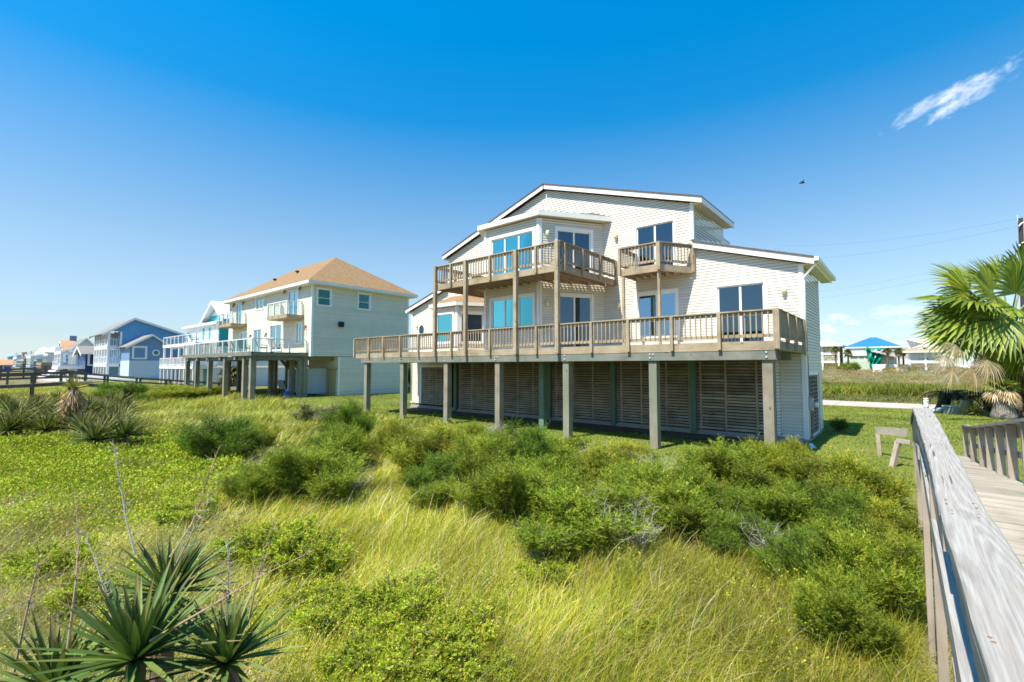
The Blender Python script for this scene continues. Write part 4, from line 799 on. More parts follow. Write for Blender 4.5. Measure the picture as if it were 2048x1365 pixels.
# ------------------------------------------------------------------ beyond the road
def porch_house(name,label,pl,pr_,Y,zb,floors,ze_px,zr_px,wall,roof,porch=True,mats=None):
    xa,xb=float(pY(pl,733,Y)[0]),float(pY(pr_,733,Y)[0]); ze=float(pY((pl+pr_)/2,ze_px,Y)[2]); zr=float(pY((pl+pr_)/2,zr_px,Y)[2]); e=empty(name,((xa+xb)/2,Y+6,zb),label,'house')
    y0=Y+1.0 if porch else Y; plainwall(e,xa+.4,xb-.4,y0,Y+12,zb,ze,wall); hip_roof(e,xa,xb,Y,Y+12,ze,zr-ze,.7,roof,th=.3,rx0=xa+(xb-xa)*.44,rx1=xa+(xb-xa)*.56)
    if porch:
        for k in range(1,floors):
            z=zb+(ze-zb)*k/floors; m=MB(); m.box(xa,xb,Y,y0,z-.35,z); d=m.build('porch_deck',MT['white'],e); simple_rail(d,[(xa+.1,y0),(xa+.1,Y+.1),(xb-.1,Y+.1),(xb-.1,y0)],z,1.1,MT['white'],3,bal=.3)
        m=MB(); [m.box(x-.16,x+.16,Y+.05,Y+.4,zb,ze-.3) for x in np.linspace(xa+.2,xb-.2,max(3,int((xb-xa)/3.2)))]; m.build('porch_columns',MT['white'],e)
        for k in range(floors):
            z=zb+(ze-zb)*k/floors
            for x in np.linspace(xa+1.6,xb-2.6,max(2,int((xb-xa)/4))): facewin(e,(0,y0),u1,(0,-1),(x,x+1.1,z+.4,z+2.3),tw=.15)
    return e,xa,xb,ze,zr
porch_house('yellow_house','yellow walled house with white balconies and white hip roof behind the dune',1612,1680,128,1.6,3,691,679,MT['yellow_wall'],'metal_roof')
e,xa,xb,ze,zr=porch_house('storm_damaged_house','sage green house under blue roof with teal tarpaulin over its corner',1697,1797,132,1.6,2,694,672.5,MT['sage_wall'],'blue_roof',porch=False)
m=MB(); m.box(xa+.3,xa+(xb-xa)*.42,131.6,131.95,(ze-1.6)*.62+1.6,ze-.4); m.build('white_band',MT['white'],e)
for i in range(3): facewin(e,(0,132),u1,(0,-1),(xa+2+i*2.6,xa+3+i*2.6,3.6,5.2),tw=.2)
tp=MB(); cx0,cx1=float(pY(1731,700,131)[0]),float(pY(1768,700,131)[0]); zt_=float(pY(1745,696,131)[2]); nn=14
gridv=[[ (cx0+(cx1-cx0)*(i/nn)*(1-.62*(j/nn)**1.4)+.22*j/nn*(cx1-cx0), 131.2-.5*math.sin(i*1.3+j*.7)-.3*math.sin(j*1.1), zt_-(zt_-1.9)*j/nn+.25*math.sin(i*.9)) for i in range(nn+1)] for j in range(nn+1)]
for j in range(nn):
    for i in range(nn): tp.poly([gridv[j][i],gridv[j][i+1],gridv[j+1][i+1],gridv[j+1][i]])
tp.build('teal_tarpaulin',MT['tarp'],e,True)
m=MB(); qx0,qx1=float(pY(1743,700,131)[0]),float(pY(1806,700,131)[0])
for i in range(7):
    xq=qx0+(qx1-qx0)*i/7; m.hexa([(xq,130.2,ze-1.2-.25*i),(xq+1.6,130.4,ze-1.5-.2*i),(xq+1.6,132,ze-.3),(xq,132,ze-.2),(xq,130.2,ze-1.1-.25*i),(xq+1.6,130.4,ze-1.4-.2*i),(xq+1.6,132,ze-.2),(xq,132,ze-.1)])
m.build('torn_eave',plain('broken_grey_boards',(.30,.27,.25),.35,.9,.9),e)
e,xa,xb,ze,zr=porch_house('orange_roof_house','white house with orange roof, porch and outside stair beside the big palm',1817,1888,112,1.4,2,702,688,MT['white'],'orange_roof')
hip_roof(e,xa+1,xb-1,116,124,zr-.6,1.9,.4,'metal_roof',th=.2,fascia=False); plainwall(e,xa+1.2,xb-1.2,116.2,123.8,ze+.1,zr-.65,MT['white'],'upper_wall')
m=MB(); m.bar((xb,112.4,(ze-1.4)/2+1.4),(xb+4.5,112.4,1.6),1.3,.35); m.bar((xb,112.0,(ze-1.4)/2+2.4),(xb+4.5,112.0,2.6),.12,.12); m.build('outside_stair',MT['white'],e)
# low white wall between those houses
m=MB(); a,b=pY(1745,729,118),pY(1822,729,118); m.box(a[0],b[0],118,118.3,1.2,2.75); tag(m.build('white_wall',MT['white']),'low white boundary wall on the dune before the damaged house','wall')
# small things at the edge of the lawn
p=pZ(1853,823,0); e=empty('white_pipe_post',(p[0],p[1],0),'short white pipe post standing on the lawn near the road','post'); m=MB(); m.lathe((p[0],p[1],0),[(.10,0),(.10,.62)],14); m.build('pipe',MT['white'],e,True); m=MB(); m.lathe((p[0],p[1],.622),[(.11,0),(.11,.06),(.09,.075)],14); m.build('cap',MT['white'],e,True)
for px,lab in ((1864,'white ball garden light nearer the white pipe post'),(1878.5,'white ball garden light below the leaning cycad')):
    p=pZ(px,826,0); e=empty('globe_light',(p[0],p[1],0),lab,'garden light','white globe lights on the lawn'); m=MB(); m.lathe((p[0],p[1],0),[(.05,0),(.12,.06),(.14,.14),(.12,.22),(.05,.27)],12); m.build('globe',MT['white'],e,True); m=MB(); m.lathe((p[0],p[1],-.05),[(.06,0),(.06,.049)],10); m.build('base',MT['grey_metal'],e)
p=pZ(1905,828,0); e=empty('utility_box',(p[0],p[1],0),'low green grey utility box on the lawn','utility box'); m=MB(); m.box(p[0]-.36,p[0]+.36,p[1]-.25,p[1]+.25,0,.36); m.build('box_body',plain('green_grey_plastic',(.20,.26,.24),.06,3,.5),e); m=MB(); m.box(p[0]-.39,p[0]+.39,p[1]-.28,p[1]+.28,.362,.42); m.build('lid',plain('pale_green_grey_plastic',(.36,.42,.40),.06,3,.5),e)
p=pZ(1932,830,0); m=MB(); m.lathe((p[0],p[1],-.1),[(.21,0),(.20,.75),(.17,.80),(.02,.81)],12); tag(m.build('wooden_stump_post',MT['pile'],None,True),'short thick weathered wooden post beside the utility box','post')
p=pZ(1625,897,0); m=MB(); m.hexa([(p[0]-.05,p[1]-.05,.0),(p[0]+.10,p[1],.0),(p[0]+.10,p[1]+.02,.01),(p[0]-.05,p[1]+.02,.01),(p[0]-.08,p[1]-.02,.13),(p[0]-.01,p[1]+.03,.14),(p[0]-.01,p[1]+.05,.14),(p[0]-.08,p[1]+.03,.13)]); tag(m.build('litter_scrap',MT['white']),'white scrap lying on the lawn at the house corner','litter')
# utility pole and wires
pb=pT(2049,733,46.0); e=empty('utility_pole',(pb[0],pb[1],0),'dark wooden utility pole rising behind the big fan palm','pole'); tp_=float(pT(2041,437,46)[2])
pt=pT(2041,437,46); m=MB(); m.tube([(pb[0],pb[1],-.5),(pt[0],pt[1],tp_)],[.24,.17],12); m.build('pole_shaft',plain('dark_pole_wood',(.075,.05,.045),.25,3,.85,stretch=(6,6,.5)),e)
m=MB(); q=pT(2035,437,46); m.bar((q[0],q[1],tp_-.3),(q[0],q[1],tp_+.32),.05,.05); m.build('steel_bracket',MT['white'],e)
for yy_ in (447,487):
    q=pT(2038,yy_+6,45.8); w=pT(2048,yy_-2,45.8); m=MB(); m.tube([q,(q*.5+w*.5)+np.array([0,0,.1]),w],.06,8); m.build('insulator_arm',MT['white'],e)
for (a,b,lab) in (((2041,437),(1560,492),'topmost thin power line running to the pole'),((2040,452),(1560,520),'second power line below the top one'),((2040,500),(1560,590),'third power line passing above the house gutter'),((2040,515),(1560,603),'fourth power line just below the third one'),((2043,645),(1600,682),'lowest power line crossing above the blue roof')):
    m=MB(); A=pT(a[0],a[1],46.0); Bq=pT(b[0],b[1],74.0); m.tube([A+(Bq-A)*t+np.array([0,0,-.8*4*t*(1-t)]) for t in np.linspace(0,1,14)],.006,5); tag(m.build('power_line',MT['black']),lab,'power line','power lines from the pole')
# parked cars seen small in the gap left of the house are too hidden to build
# bird
p=pT(1604,366,42.0); m=MB(); u_=Vector(RT); w_=Vector((0,0,1))
P=lambda a,b,c=0: Vector(p)+u_*a+w_*b+Vector(FW)*c
m.tube([P(-.28,-.10),P(-.16,-.03),P(.0,0),P(.16,.02),P(.27,.03)],[.015,.06,.09,.07,.015],8)
m.hexa([P(-.06,.0,-.03),P(.08,.0,-.03),P(.05,.22,-.28),P(.0,.22,-.28),P(-.06,.02,-.03),P(.08,.02,-.03),P(.05,.23,-.28),P(.0,.23,-.28)]); m.hexa([P(-.06,.0,.03),P(.08,.0,.03),P(.05,.22,.28),P(.0,.22,.28),P(-.06,.02,.03),P(.08,.02,.03),P(.05,.23,.28),P(.0,.23,.28)])
tag(m.build('bird',MT['black'],None,True),'small dark bird flying in the sky right of the roof','bird')
# ------------------------------------------------------------------ GROUND
def axis(lo,hi,fine_lo,fine_hi,fine,grow=1.13):
    a=list(np.arange(fine_lo,fine_hi+1e-6,fine)); s=fine
    while a[-1]<hi: s*=grow; a.append(a[-1]+s)
    s=fine; b=[fine_lo]
    while b[-1]>lo: s*=grow; b.append(b[-1]-s)
    return np.array(b[:0:-1]+a)
gx=axis(-2600,2600,-26,5,.22); gy=axis(-1500,3200,-2,20,.22)
GX,GY=np.meshgrid(gx,gy); GZ=gz(GX,GY); ny,nx=GX.shape
V=np.stack([GX,GY,GZ],-1).reshape(-1,3); idx=np.arange(nx*ny).reshape(ny,nx)
Q=np.stack([idx[:-1,:-1],idx[:-1,1:],idx[1:,1:],idx[1:,:-1]],-1).reshape(-1,4)
def nz(x,y,s,seed=0):   # cheap smooth value noise
    x=np.asarray(x)*s+seed*17.3; y=np.asarray(y)*s-seed*9.1; i=np.floor(x); j=np.floor(y); f=x-i; g=y-j; f=f*f*(3-2*f); g=g*g*(3-2*g)
    h=lambda a,b: np.modf(np.abs(np.sin(a*127.1+b*311.7+seed*3.3)*43758.5453))[0]
    return (h(i,j)*(1-f)+h(i+1,j)*f)*(1-g)+(h(i,j+1)*(1-f)+h(i+1,j+1)*f)*g
def fbm(x,y,s,seed=0): return .55*nz(x,y,s,seed)+.3*nz(x,y,s*2.1,seed+1)+.15*nz(x,y,s*4.3,seed+2)
lawn=sst(10.4,11.6,GY+1.6*(fbm(GX,GY,.5,3)-.5)+ (GX>-26)*0)*sst(-31,-27,GX+3*(fbm(GX,GY,.3,5)-.5))*(1-sst(46,48,GY))+sst(15.5,13,GY)*0
lawn=np.maximum(lawn,sst(9.0,12,GY+1.5*(fbm(GX,GY,.5,8)-.5))*sst(-27,-30,GX)*sst(-48,-44,GX))
lawn=np.maximum(lawn,sst(.6,1.3,GX)*sst(6,9,GY)*(1-sst(46,48,GY)))
straw=fbm(GX,GY,.55,9); C=np.stack([lawn,straw,fbm(GX,GY,1.7,12)],-1).reshape(-1,3)
m,nt,b=nodes('dune_and_lawn_soil'); a=N(nt,'ShaderNodeAttribute',attribute_name='col'); sp=nt.nodes.new('ShaderNodeSeparateColor'); nt.links.new(a.outputs['Color'],sp.inputs[0])
v=coords(nt); n1=noise(nt,v,9,6,.7); n2=noise(nt,v,.8,4)
dune=ramp(nt,n1,[(.3,(.10,.085,.04)),(.55,(.24,.19,.10)),(.75,(.40,.31,.20))]); dune=mixc(nt,ramp(nt,n2,[(.42,(0,0,0)),(.6,(1,1,1))]),dune,ramp(nt,n1,[(.3,(.05,.065,.015)),(.7,(.15,.165,.05))]))
lw=ramp(nt,noise(nt,v,22,5,.7),[(.3,(.09,.125,.02)),(.7,(.20,.24,.045))]); lw=mixc(nt,ramp(nt,n2,[(.5,(0,0,0)),(.72,(1,1,1))]),lw,(.20,.18,.06))
nt.links.new(mixc(nt,sp.outputs[0],dune,lw),b.inputs['Base Color']); b.inputs['Roughness'].default_value=.95; b.inputs['Specular IOR Level'].default_value=.1; bump(nt,b,n1,.8,.05)
tag(npmesh('ground',V,Q,m,None,C,True),kind='structure')
m=MB(); 
for k in range(40): xa=-80+k*4.5; m.box(xa,xa+4.48,34.6,39.2,-.05,.022)
tag(m.build('road',MT['road']),kind='structure')
sp_=MB(); sp_.cc=None
xs=np.linspace(XL+.4,XR-.3,50); 
# bare soil under the deck
for i in range(len(xs)-1):
    ya=15.6+.25*math.sin(i*.9); yb=15.6+.25*math.sin((i+1)*.9); sp_.poly([(xs[i],ya,.022),(xs[i+1],yb,.022),(xs[i+1],YW-.13,.03),(xs[i],YW-.13,.03)])
tag(sp_.build('bare_soil',plain('bare_brown_soil',(.15,.11,.075),.25,9,.95,bmp=.4)),kind='structure')
# ------------------------------------------------------------------ foliage builders (numpy)
def nrm(v): return v/np.maximum(np.linalg.norm(v,axis=-1,keepdims=True),1e-9)
def blades(P,L,W,az,lean,curv,C,seg=3):
    """curved grass blades: P (n,3) roots, az = bending direction, lean = initial tilt, curv = extra tilt to the tip."""
    n=len(P); t=np.linspace(0,1,seg+1); pts=np.zeros((n,seg+1,3)); pts[:,0]=P; ang=lean.copy(); d=np.stack([np.cos(az),np.sin(az)],-1)
    for k in range(seg):
        ang2=lean+curv*(k+.5)/seg; st=L/seg; pts[:,k+1,:2]=pts[:,k,:2]+d*(np.sin(ang2)*st)[:,None]; pts[:,k+1,2]=pts[:,k,2]+np.cos(ang2)*st
    # widths face the camera roughly, turned at random
    yaw=RNG.uniform(-.9,.9,n); rx=RT[0]*np.cos(yaw)-RT[1]*np.sin(yaw); ry=RT[0]*np.sin(yaw)+RT[1]*np.cos(yaw); wv=np.stack([rx,ry,0*rx],-1)*(W/2)[:,None]
    wt=np.array([1-.9*(x**1.6) for x in t]); A=pts-wv[:,None,:]*wt[None,:,None]; B=pts+wv[:,None,:]*wt[None,:,None]
    V=np.stack([A,B],2).reshape(-1,3); base=(np.arange(n)*(seg+1)*2)[:,None]
    q=np.concatenate([np.stack([base[:,0]+2*k,base[:,0]+2*k+1,base[:,0]+2*k+3,base[:,0]+2*k+2],-1)[:,None] for k in range(seg)],1).reshape(-1,4)
    return V,q,np.repeat(C,(seg+1)*2,0)
def leaves(P,D,L,W,C,flip=.5):
    """diamond leaves at P pointing along D, folded along the midrib."""
    n=len(P); D=nrm(D); r=nrm(np.cross(D,RNG.normal(size=(n,3)))); up=np.cross(r,D); mid=P+D*(L*.45)[:,None]
    V=np.stack([P,mid+r*(W/2)[:,None]+up*(W*.18)[:,None],P+D*L[:,None],mid-r*(W/2)[:,None]+up*(W*.18)[:,None]],1).reshape(-1,3)
    return V,np.arange(n*4).reshape(-1,4),np.repeat(C,4,0)
def cat(parts):
    Vs,Qs,Cs=[],[],[]; o=0
    for V,Q,C in parts: Vs.append(V); Qs.append(Q+o); Cs.append(C); o+=len(V)
    return np.concatenate(Vs),np.concatenate(Qs),np.concatenate(Cs)
def pick(cols,n,jit=.15,w=None):
    cols=np.array(cols,float); i=RNG.choice(len(cols),n,p=w); return np.clip(cols[i]*RNG.uniform(1-jit,1+jit,(n,1))*RNG.uniform(1-jit*.4,1+jit*.4,(n,3)),0,1)
LM=leafmat('grass_and_leaf',.30,.55); LMB=leafmat('shrub_leaf',.28,.5,.2,(1.12,1.10,1.0)); LMY=leafmat('yucca_leaf',.14,.5,.2); LMD=leafmat('dead_leaf',.15,.8,.1); LMP=leafmat('palm_leaf',.3,.4,.4)
CAMXY=CAM[:2]
def inview(x,y,z=0,m=80):
    d=np.stack([x,y,z-ZC+0*x],-1); t=d@FW; u=d@RT; w=d@UP; px=CX+F*u/np.maximum(t,.05); py=CY-F*w/np.maximum(t,.05)
    return (t>.4)&(px>-m)&(px<2048+m)&(py<1365+2.0*m), px, py, t
def scatter(n,x0,x1,y0,y1): return RNG.uniform(x0,x1,n),RNG.uniform(y0,y1,n)
LEAN=math.atan2(RT[1],RT[0])
# shrub areas in photo pixels where tall grass shows
def grass(name,label,n,x0,x1,y0,y1,maskf,Lr,Wr,cols,weights=None,lean=(.15,.7),curv=(.3,1.0),azs=.5,seg=3,jit=.2,mat=None,dens=1.0):
    x,y=scatter(n,x0,x1,y0,y1); z=gz(x,y); ok,px,py,t=inview(x,y,z); ok&=RNG.uniform(size=n)<maskf(x,y,px,py,t); x,y,z,t=x[ok],y[ok],z[ok],t[ok]; k=len(x)
    L=RNG.uniform(*Lr,k)*(.75+.5*fbm(x,y,.9,4)); W=RNG.uniform(*Wr,k)*np.clip(t/5,.8,4); az=LEAN+RNG.normal(0,azs,k)+3.2*(fbm(x,y,.8,21)-.5); 
    tone=fbm(x,y,.7,31); C=pick(cols,k,jit,weights); C*= (.45+1.1*tone)[:,None]
    V,Q,Cc=blades(np.stack([x,y,z-.02],-1),L,W,az,RNG.uniform(*lean,k),RNG.uniform(*curv,k),C,seg)
    return tag(npmesh(name,V,Q,mat or LM,None,Cc),label,'grass',None,'stuff')
# masks
inyard=lambda x,y: (x>-.05)&(x<1.25)
def m_tall(x,y,px,py,t):
    f=fbm(x,y,.6,41); mm=sst(9.6,7.6,y+1.2*(f-.5))*np.where(inyard(x,y)&(y>-1),.15,1.0)*np.where(x>1.3,0,1.0)
    left=sst(480,760,px+260*(f-.5)); return mm*np.clip(.14+left,0,1)
YG=[(.40,.40,.03),(.48,.43,.04),(.56,.44,.09),(.30,.36,.025),(.62,.52,.22),(.21,.29,.02)]
grass('tall_grass','tall yellow green grass bending in the breeze across the foreground',380000,-13,1.3,-.6,10.5,m_tall,(.22,.56),(.0045,.008),YG,[.24,.17,.11,.24,.07,.17],(.05,.9),(.3,1.7),1.0,4)
def m_straw(x,y,px,py,t):
    f=fbm(x,y,.8,51); return np.clip(sst(.57,.72,f)+.9*sst(520,260,px)*sst(1010,1060,py),0,1)*sst(10.5,8.5,y)*np.where(x>-.1,0,1)*.85
grass('dry_straw','dry pale straw stalks lying among the dune grass',150000,-24,1.0,-1.2,11,m_straw,(.22,.60),(.003,.006),[(.52,.44,.27),(.62,.53,.36),(.46,.36,.22),(.44,.32,.22),(.40,.38,.10)],None,(.3,1.25),(.1,.8),1.4,3)
grass('seed_stalks','scattered tall pale grass stalks arching above the foreground grass',5000,-13,1.0,.0,10,lambda x,y,px,py,t:m_tall(x,y,px,py,t)*sst(.35,.7,fbm(x,y,.9,55)),(.6,1.0),(.0035,.006),[(.62,.55,.34),(.55,.48,.22),(.70,.64,.46)],None,(.1,.6),(.6,1.9),.9,6)
def m_mid(x,y,px,py,t):
    return sst(13.6,10.5,y+2*(fbm(x,y,.4,61)-.5)-np.where(x<-26,-.0,0))*sst(-13,-16,x)*(.35+.65*fbm(x,y,.5,65))
grass('dune_grass','mixed green and straw grass on the dune between the boardwalks',230000,-78,-12,-1.5,14,m_mid,(.22,.5),(.006,.010),[(.40,.41,.05),(.50,.44,.10),(.30,.34,.035),(.58,.48,.20),(.24,.30,.025)],None,(.1,.7),(.3,1.1),.7,3)
def m_lawn(x,y,px,py,t):
    f=fbm(x,y,.5,3); ok=sst(10.2,11.8,y+1.6*(f-.5)); ok=np.maximum(ok,sst(.7,1.3,x)*sst(6,9,y)); ok=np.where((y>15.7)&(y<20.5)&(x>XL+.2)&(x<XR),0,ok); ok=np.where((x>0)&(x<1.25)&(y<17.3),0,ok); ok=np.where((y>34.3)&(y<39.6),0,ok); ok=np.where((y>YD+.02)&(y<YD+.35)&(np.abs(((x+20.9)%3.05))<.2),.3,ok); return ok*np.clip(1.5-t/42,.25,1)
LG=[(.20,.255,.028),(.25,.29,.038),(.15,.205,.022),(.31,.30,.08),(.38,.32,.13)]
grass('lawn_grass','short mown green lawn around the cream house',330000,-30,7,9.3,34.4,m_lawn,(.03,.075),(.007,.012),LG,[.34,.28,.2,.12,.06],(0,.5),(.2,.9),3.0,2,.22)
grass('verge_grass','rough grass verge beyond the pale road',30000,-24,9,39.4,48.5,lambda x,y,px,py,t:np.ones_like(x),(.06,.16),(.01,.016),[(.16,.17,.05),(.22,.20,.075),(.12,.14,.03)],None,(0,.6),(.2,.9),3,2)
grass('tall_reed_band','band of tall green reeds growing behind the road verge',90000,-34,16,48.5,60,lambda x,y,px,py,t:np.ones_like(x),(.4,1.0),(.012,.02),[(.18,.23,.025),(.23,.27,.03),(.32,.30,.05),(.14,.19,.02),(.38,.31,.06)],None,(.0,.5),(.2,.9),3,3)
# low leafy ground cover on the left dune and scrub on the far dune
def cover(name,label,n,x0,x1,y0,y1,maskf,h,leafL,cols,weights=None,hump=.25,catg='ground cover',sc_=5,upw=.7,wr=.55,patches=None):
    x,y=scatter(n,x0,x1,y0,y1); z0=gz(x,y); ok,px,py,t=inview(x,y,z0+.3); ok&=RNG.uniform(size=n)<maskf(x,y,px,py,t); x,y,z0,t=x[ok],y[ok],z0[ok],t[ok]; k=len(x)
    hh=h*(.35+1.1*fbm(x,y,hump*4,71)*(.6+.8*fbm(x,y,hump*1.3,72))); q=RNG.uniform(0,1,k)**.45; z=z0+hh*q
    P=np.stack([x,y,z],-1); D=RNG.normal(size=(k,3)); D[:,2]=np.abs(D[:,2])*upw+.25; L=leafL*RNG.uniform(.6,1.35,k)*np.clip(t/sc_,.9,3); C=pick(cols,k,.2,weights); C*=(.62+.75*fbm(x,y,1.4,77))[:,None]
    if patches is not None:
        pi=np.clip((nz(x,y,.16,101)*.6+nz(x,y,.45,102)*.4)*1.5-.25,0,.999)*len(patches); pc_=np.array(patches)[pi.astype(int)]; C=.35*C+.65*pc_*RNG.uniform(.75,1.25,(k,1))
    V,Q,Cc=leaves(P,D,L,L*wr,C); return tag(npmesh(name,V,Q,LMB,None,Cc),label,catg,None,'stuff')
def m_cover(x,y,px,py,t):
    f=fbm(x,y,.55,81); a=np.maximum(sst(470,330,px+300*(f-.5)),sst(1120,1180,py)*sst(540,600,px+120*(f-.5))*sst(960,900,px+160*(f-.5)))*sst(848,880,py); patch=sst(.42,.56,fbm(x,y,.65,83)); near=sst(1.0,1.6,t)
    b=np.where(py>1050,.25+patch*.75,1.0); weeds=.5*sst(.56,.66,fbm(x,y,1.1,87))*sst(9.5,8,y)*sst(1000,1060,py); return np.clip(np.maximum(a*b,weeds)*near,0,1)*np.where(x>-.2,0,1)
CG=[(.25,.34,.022),(.31,.39,.028),(.37,.41,.035),(.18,.27,.02),(.50,.43,.04),(.34,.25,.08)]
cover('ground_cover','dense low leafy green ground cover on the dune left of the grass',480000,-34,-.3,-1.5,11.5,m_cover,.45,.026,CG,[.26,.26,.2,.16,.09,.03])
cover('dune_scrub','brown and green scrub covering the far dune below the distant houses',70000,-60,30,61,92,lambda x,y,px,py,t:np.clip(.25+fbm(x,y,.25,91),0,1),.7,.045,[(.13,.16,.04),(.30,.20,.12),(.34,.25,.17),(.22,.20,.05),(.36,.26,.06),(.09,.13,.03),(.28,.20,.15)],None,.12,'scrub',12,.7,.55,[(.12,.15,.04),(.40,.25,.17),(.44,.31,.24),(.30,.24,.05),(.46,.33,.06),(.08,.13,.03)])
# ------------------------------------------------------------------ shrubs (one thing each)
def shrub_proto(kind,seed,cols=None,nplume=13,nsprig=2300,nleaf=20,leaf=(.03,.06),lw=.13,sprig=(.12,.26),up=.75,low=False):
    """unit shrub (about 1 wide, 1 high): stems that fan out, plumes of foliage of uneven height, each plume made of leafy sprigs."""
    rg=np.random.default_rng(seed); e=empty('shrub',(0,0,0),None,None); st=MB(); pl=[]
    for i in range(nplume):
        a=i*2.4+rg.normal(0,.4); r=.42*math.sqrt((i+.4)/nplume)*rg.uniform(.75,1.2); hh=rg.uniform(.52,.98)*(1-.35*(r/.45)**2) if not low else rg.uniform(.45,.95)
        top=np.array([r*math.cos(a),r*math.sin(a),hh]); base=np.array([.10*r*math.cos(a),.10*r*math.sin(a),-.05]); mid=base*.45+top*.55*np.array([.8,.8,.85]); pl.append((base,mid,top,rg.uniform(.09,.17)))
        st.tube([base,mid,top*np.array([1,1,.93])],[.014,.010,.004],5)
        for j in range(5):
            t=rg.uniform(.3,.95); s_=mid+(top-mid)*t; st.tube([s_,s_+np.array([rg.normal(0,.08),rg.normal(0,.08),rg.uniform(.02,.12)])],[.005,.002],4)
    st.build('stem',MT['twig'],e)
    wts=np.array([p[3]**2 for p in pl]); pi=rg.choice(nplume,nsprig,p=wts/wts.sum()); t=rg.beta(2.2,1.3,nsprig); B=np.array([p[0] for p in pl])[pi]; T=np.array([p[2] for p in pl])[pi]; rad=np.array([p[3] for p in pl])[pi]
    ax=B+(T-B)*(.28+.72*t)[:,None]; off=rg.normal(size=(nsprig,3))*np.array([1,1,.55]); off=nrm(off)*(rad*(1.15-.75*t)*rg.uniform(.2,1.0,nsprig)**.6)[:,None]; S=ax+off; S[:,2]=np.maximum(S[:,2],.03)
    D=nrm(nrm(off)*.55+nrm(T-B)*.4+np.array([0,0,up])+rg.normal(0,.22,(nsprig,3))); Ls=rg.uniform(*sprig,nsprig)
    ptone=rg.uniform(.72,1.28,nplume)[pi]*rg.uniform(.75,1.25,nsprig); ci=rg.choice(len(cols),nsprig); SC=np.array(cols)[ci]*ptone[:,None]
    u=(np.arange(nleaf)+.5)/nleaf; P=(S[:,None]+D[:,None]*(Ls[:,None]*u[None])[...,None]).reshape(-1,3); n=len(P); DD=np.repeat(D,nleaf,0)
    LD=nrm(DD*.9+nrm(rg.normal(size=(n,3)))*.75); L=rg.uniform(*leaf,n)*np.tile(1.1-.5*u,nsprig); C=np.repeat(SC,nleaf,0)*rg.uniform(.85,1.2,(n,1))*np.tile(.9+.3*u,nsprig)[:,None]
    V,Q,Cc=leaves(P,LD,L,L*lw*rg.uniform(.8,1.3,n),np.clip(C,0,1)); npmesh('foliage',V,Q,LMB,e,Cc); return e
MT['twig']=plain('brown_twig',(.16,.11,.075),.25,8,.9); MT['deadtwig']=plain('bleached_dead_twig',(.42,.38,.33),.15,8,.9)
NEED=[(.14,.205,.021),(.17,.235,.024),(.21,.27,.028),(.105,.16,.018),(.28,.30,.033)]
OLIV=[(.18,.225,.024),(.22,.255,.028),(.27,.275,.034),(.33,.29,.042),(.13,.18,.021)]
DARK=[(.10,.17,.021),(.13,.20,.025),(.16,.235,.028),(.085,.14,.019)]
YEL=[(.22,.27,.024),(.28,.30,.028),(.17,.235,.02),(.36,.31,.04),(.14,.19,.018)]
GRY=[(.16,.19,.09),(.22,.24,.13),(.12,.16,.07),(.30,.31,.20)]
protos={}
for k,(cols,sd) in {'need':(NEED,1),'need2':(NEED,2),'oliv':(OLIV,3),'dark':(DARK,4),'yel':(YEL,5)}.items(): protos[k]=shrub_proto(k,sd,cols)
protos['gry']=shrub_proto('gry',6,GRY,9,800,14,(.03,.06),.3)
protos['leafy']=shrub_proto('leafy',9,CG[:4]+[(.36,.36,.05)],20,1500,16,(.020,.036),.55,(.06,.14),.9,True)
used=set()
def shrub(kind,px,base,top,wpx,label,group='green shrubs on the dune',yoff=0,cat_='shrub',sq=1.0):
    p=G(px,base); t=depth(p); wid=wpx*t/F; cy_=float(p[1])+wid*.25; tc=depth((p[0],cy_,p[2])); hgt=max(.25,float(pT(px,top,tc)[2])-float(gz(p[0],cy_))+.03)
    if kind in used: o=copy_tree(protos[kind])
    else: o=protos[kind]; used.add(kind)
    o.name='shrub'; o.location=Vector((float(p[0]),float(p[1])+wid*.25,float(p[2])-.03)); o.rotation_euler=(0,0,random.uniform(0,6.28)); o.scale=(wid*1.14,wid*1.14,hgt*1.14); return tag(o,label,cat_,group)
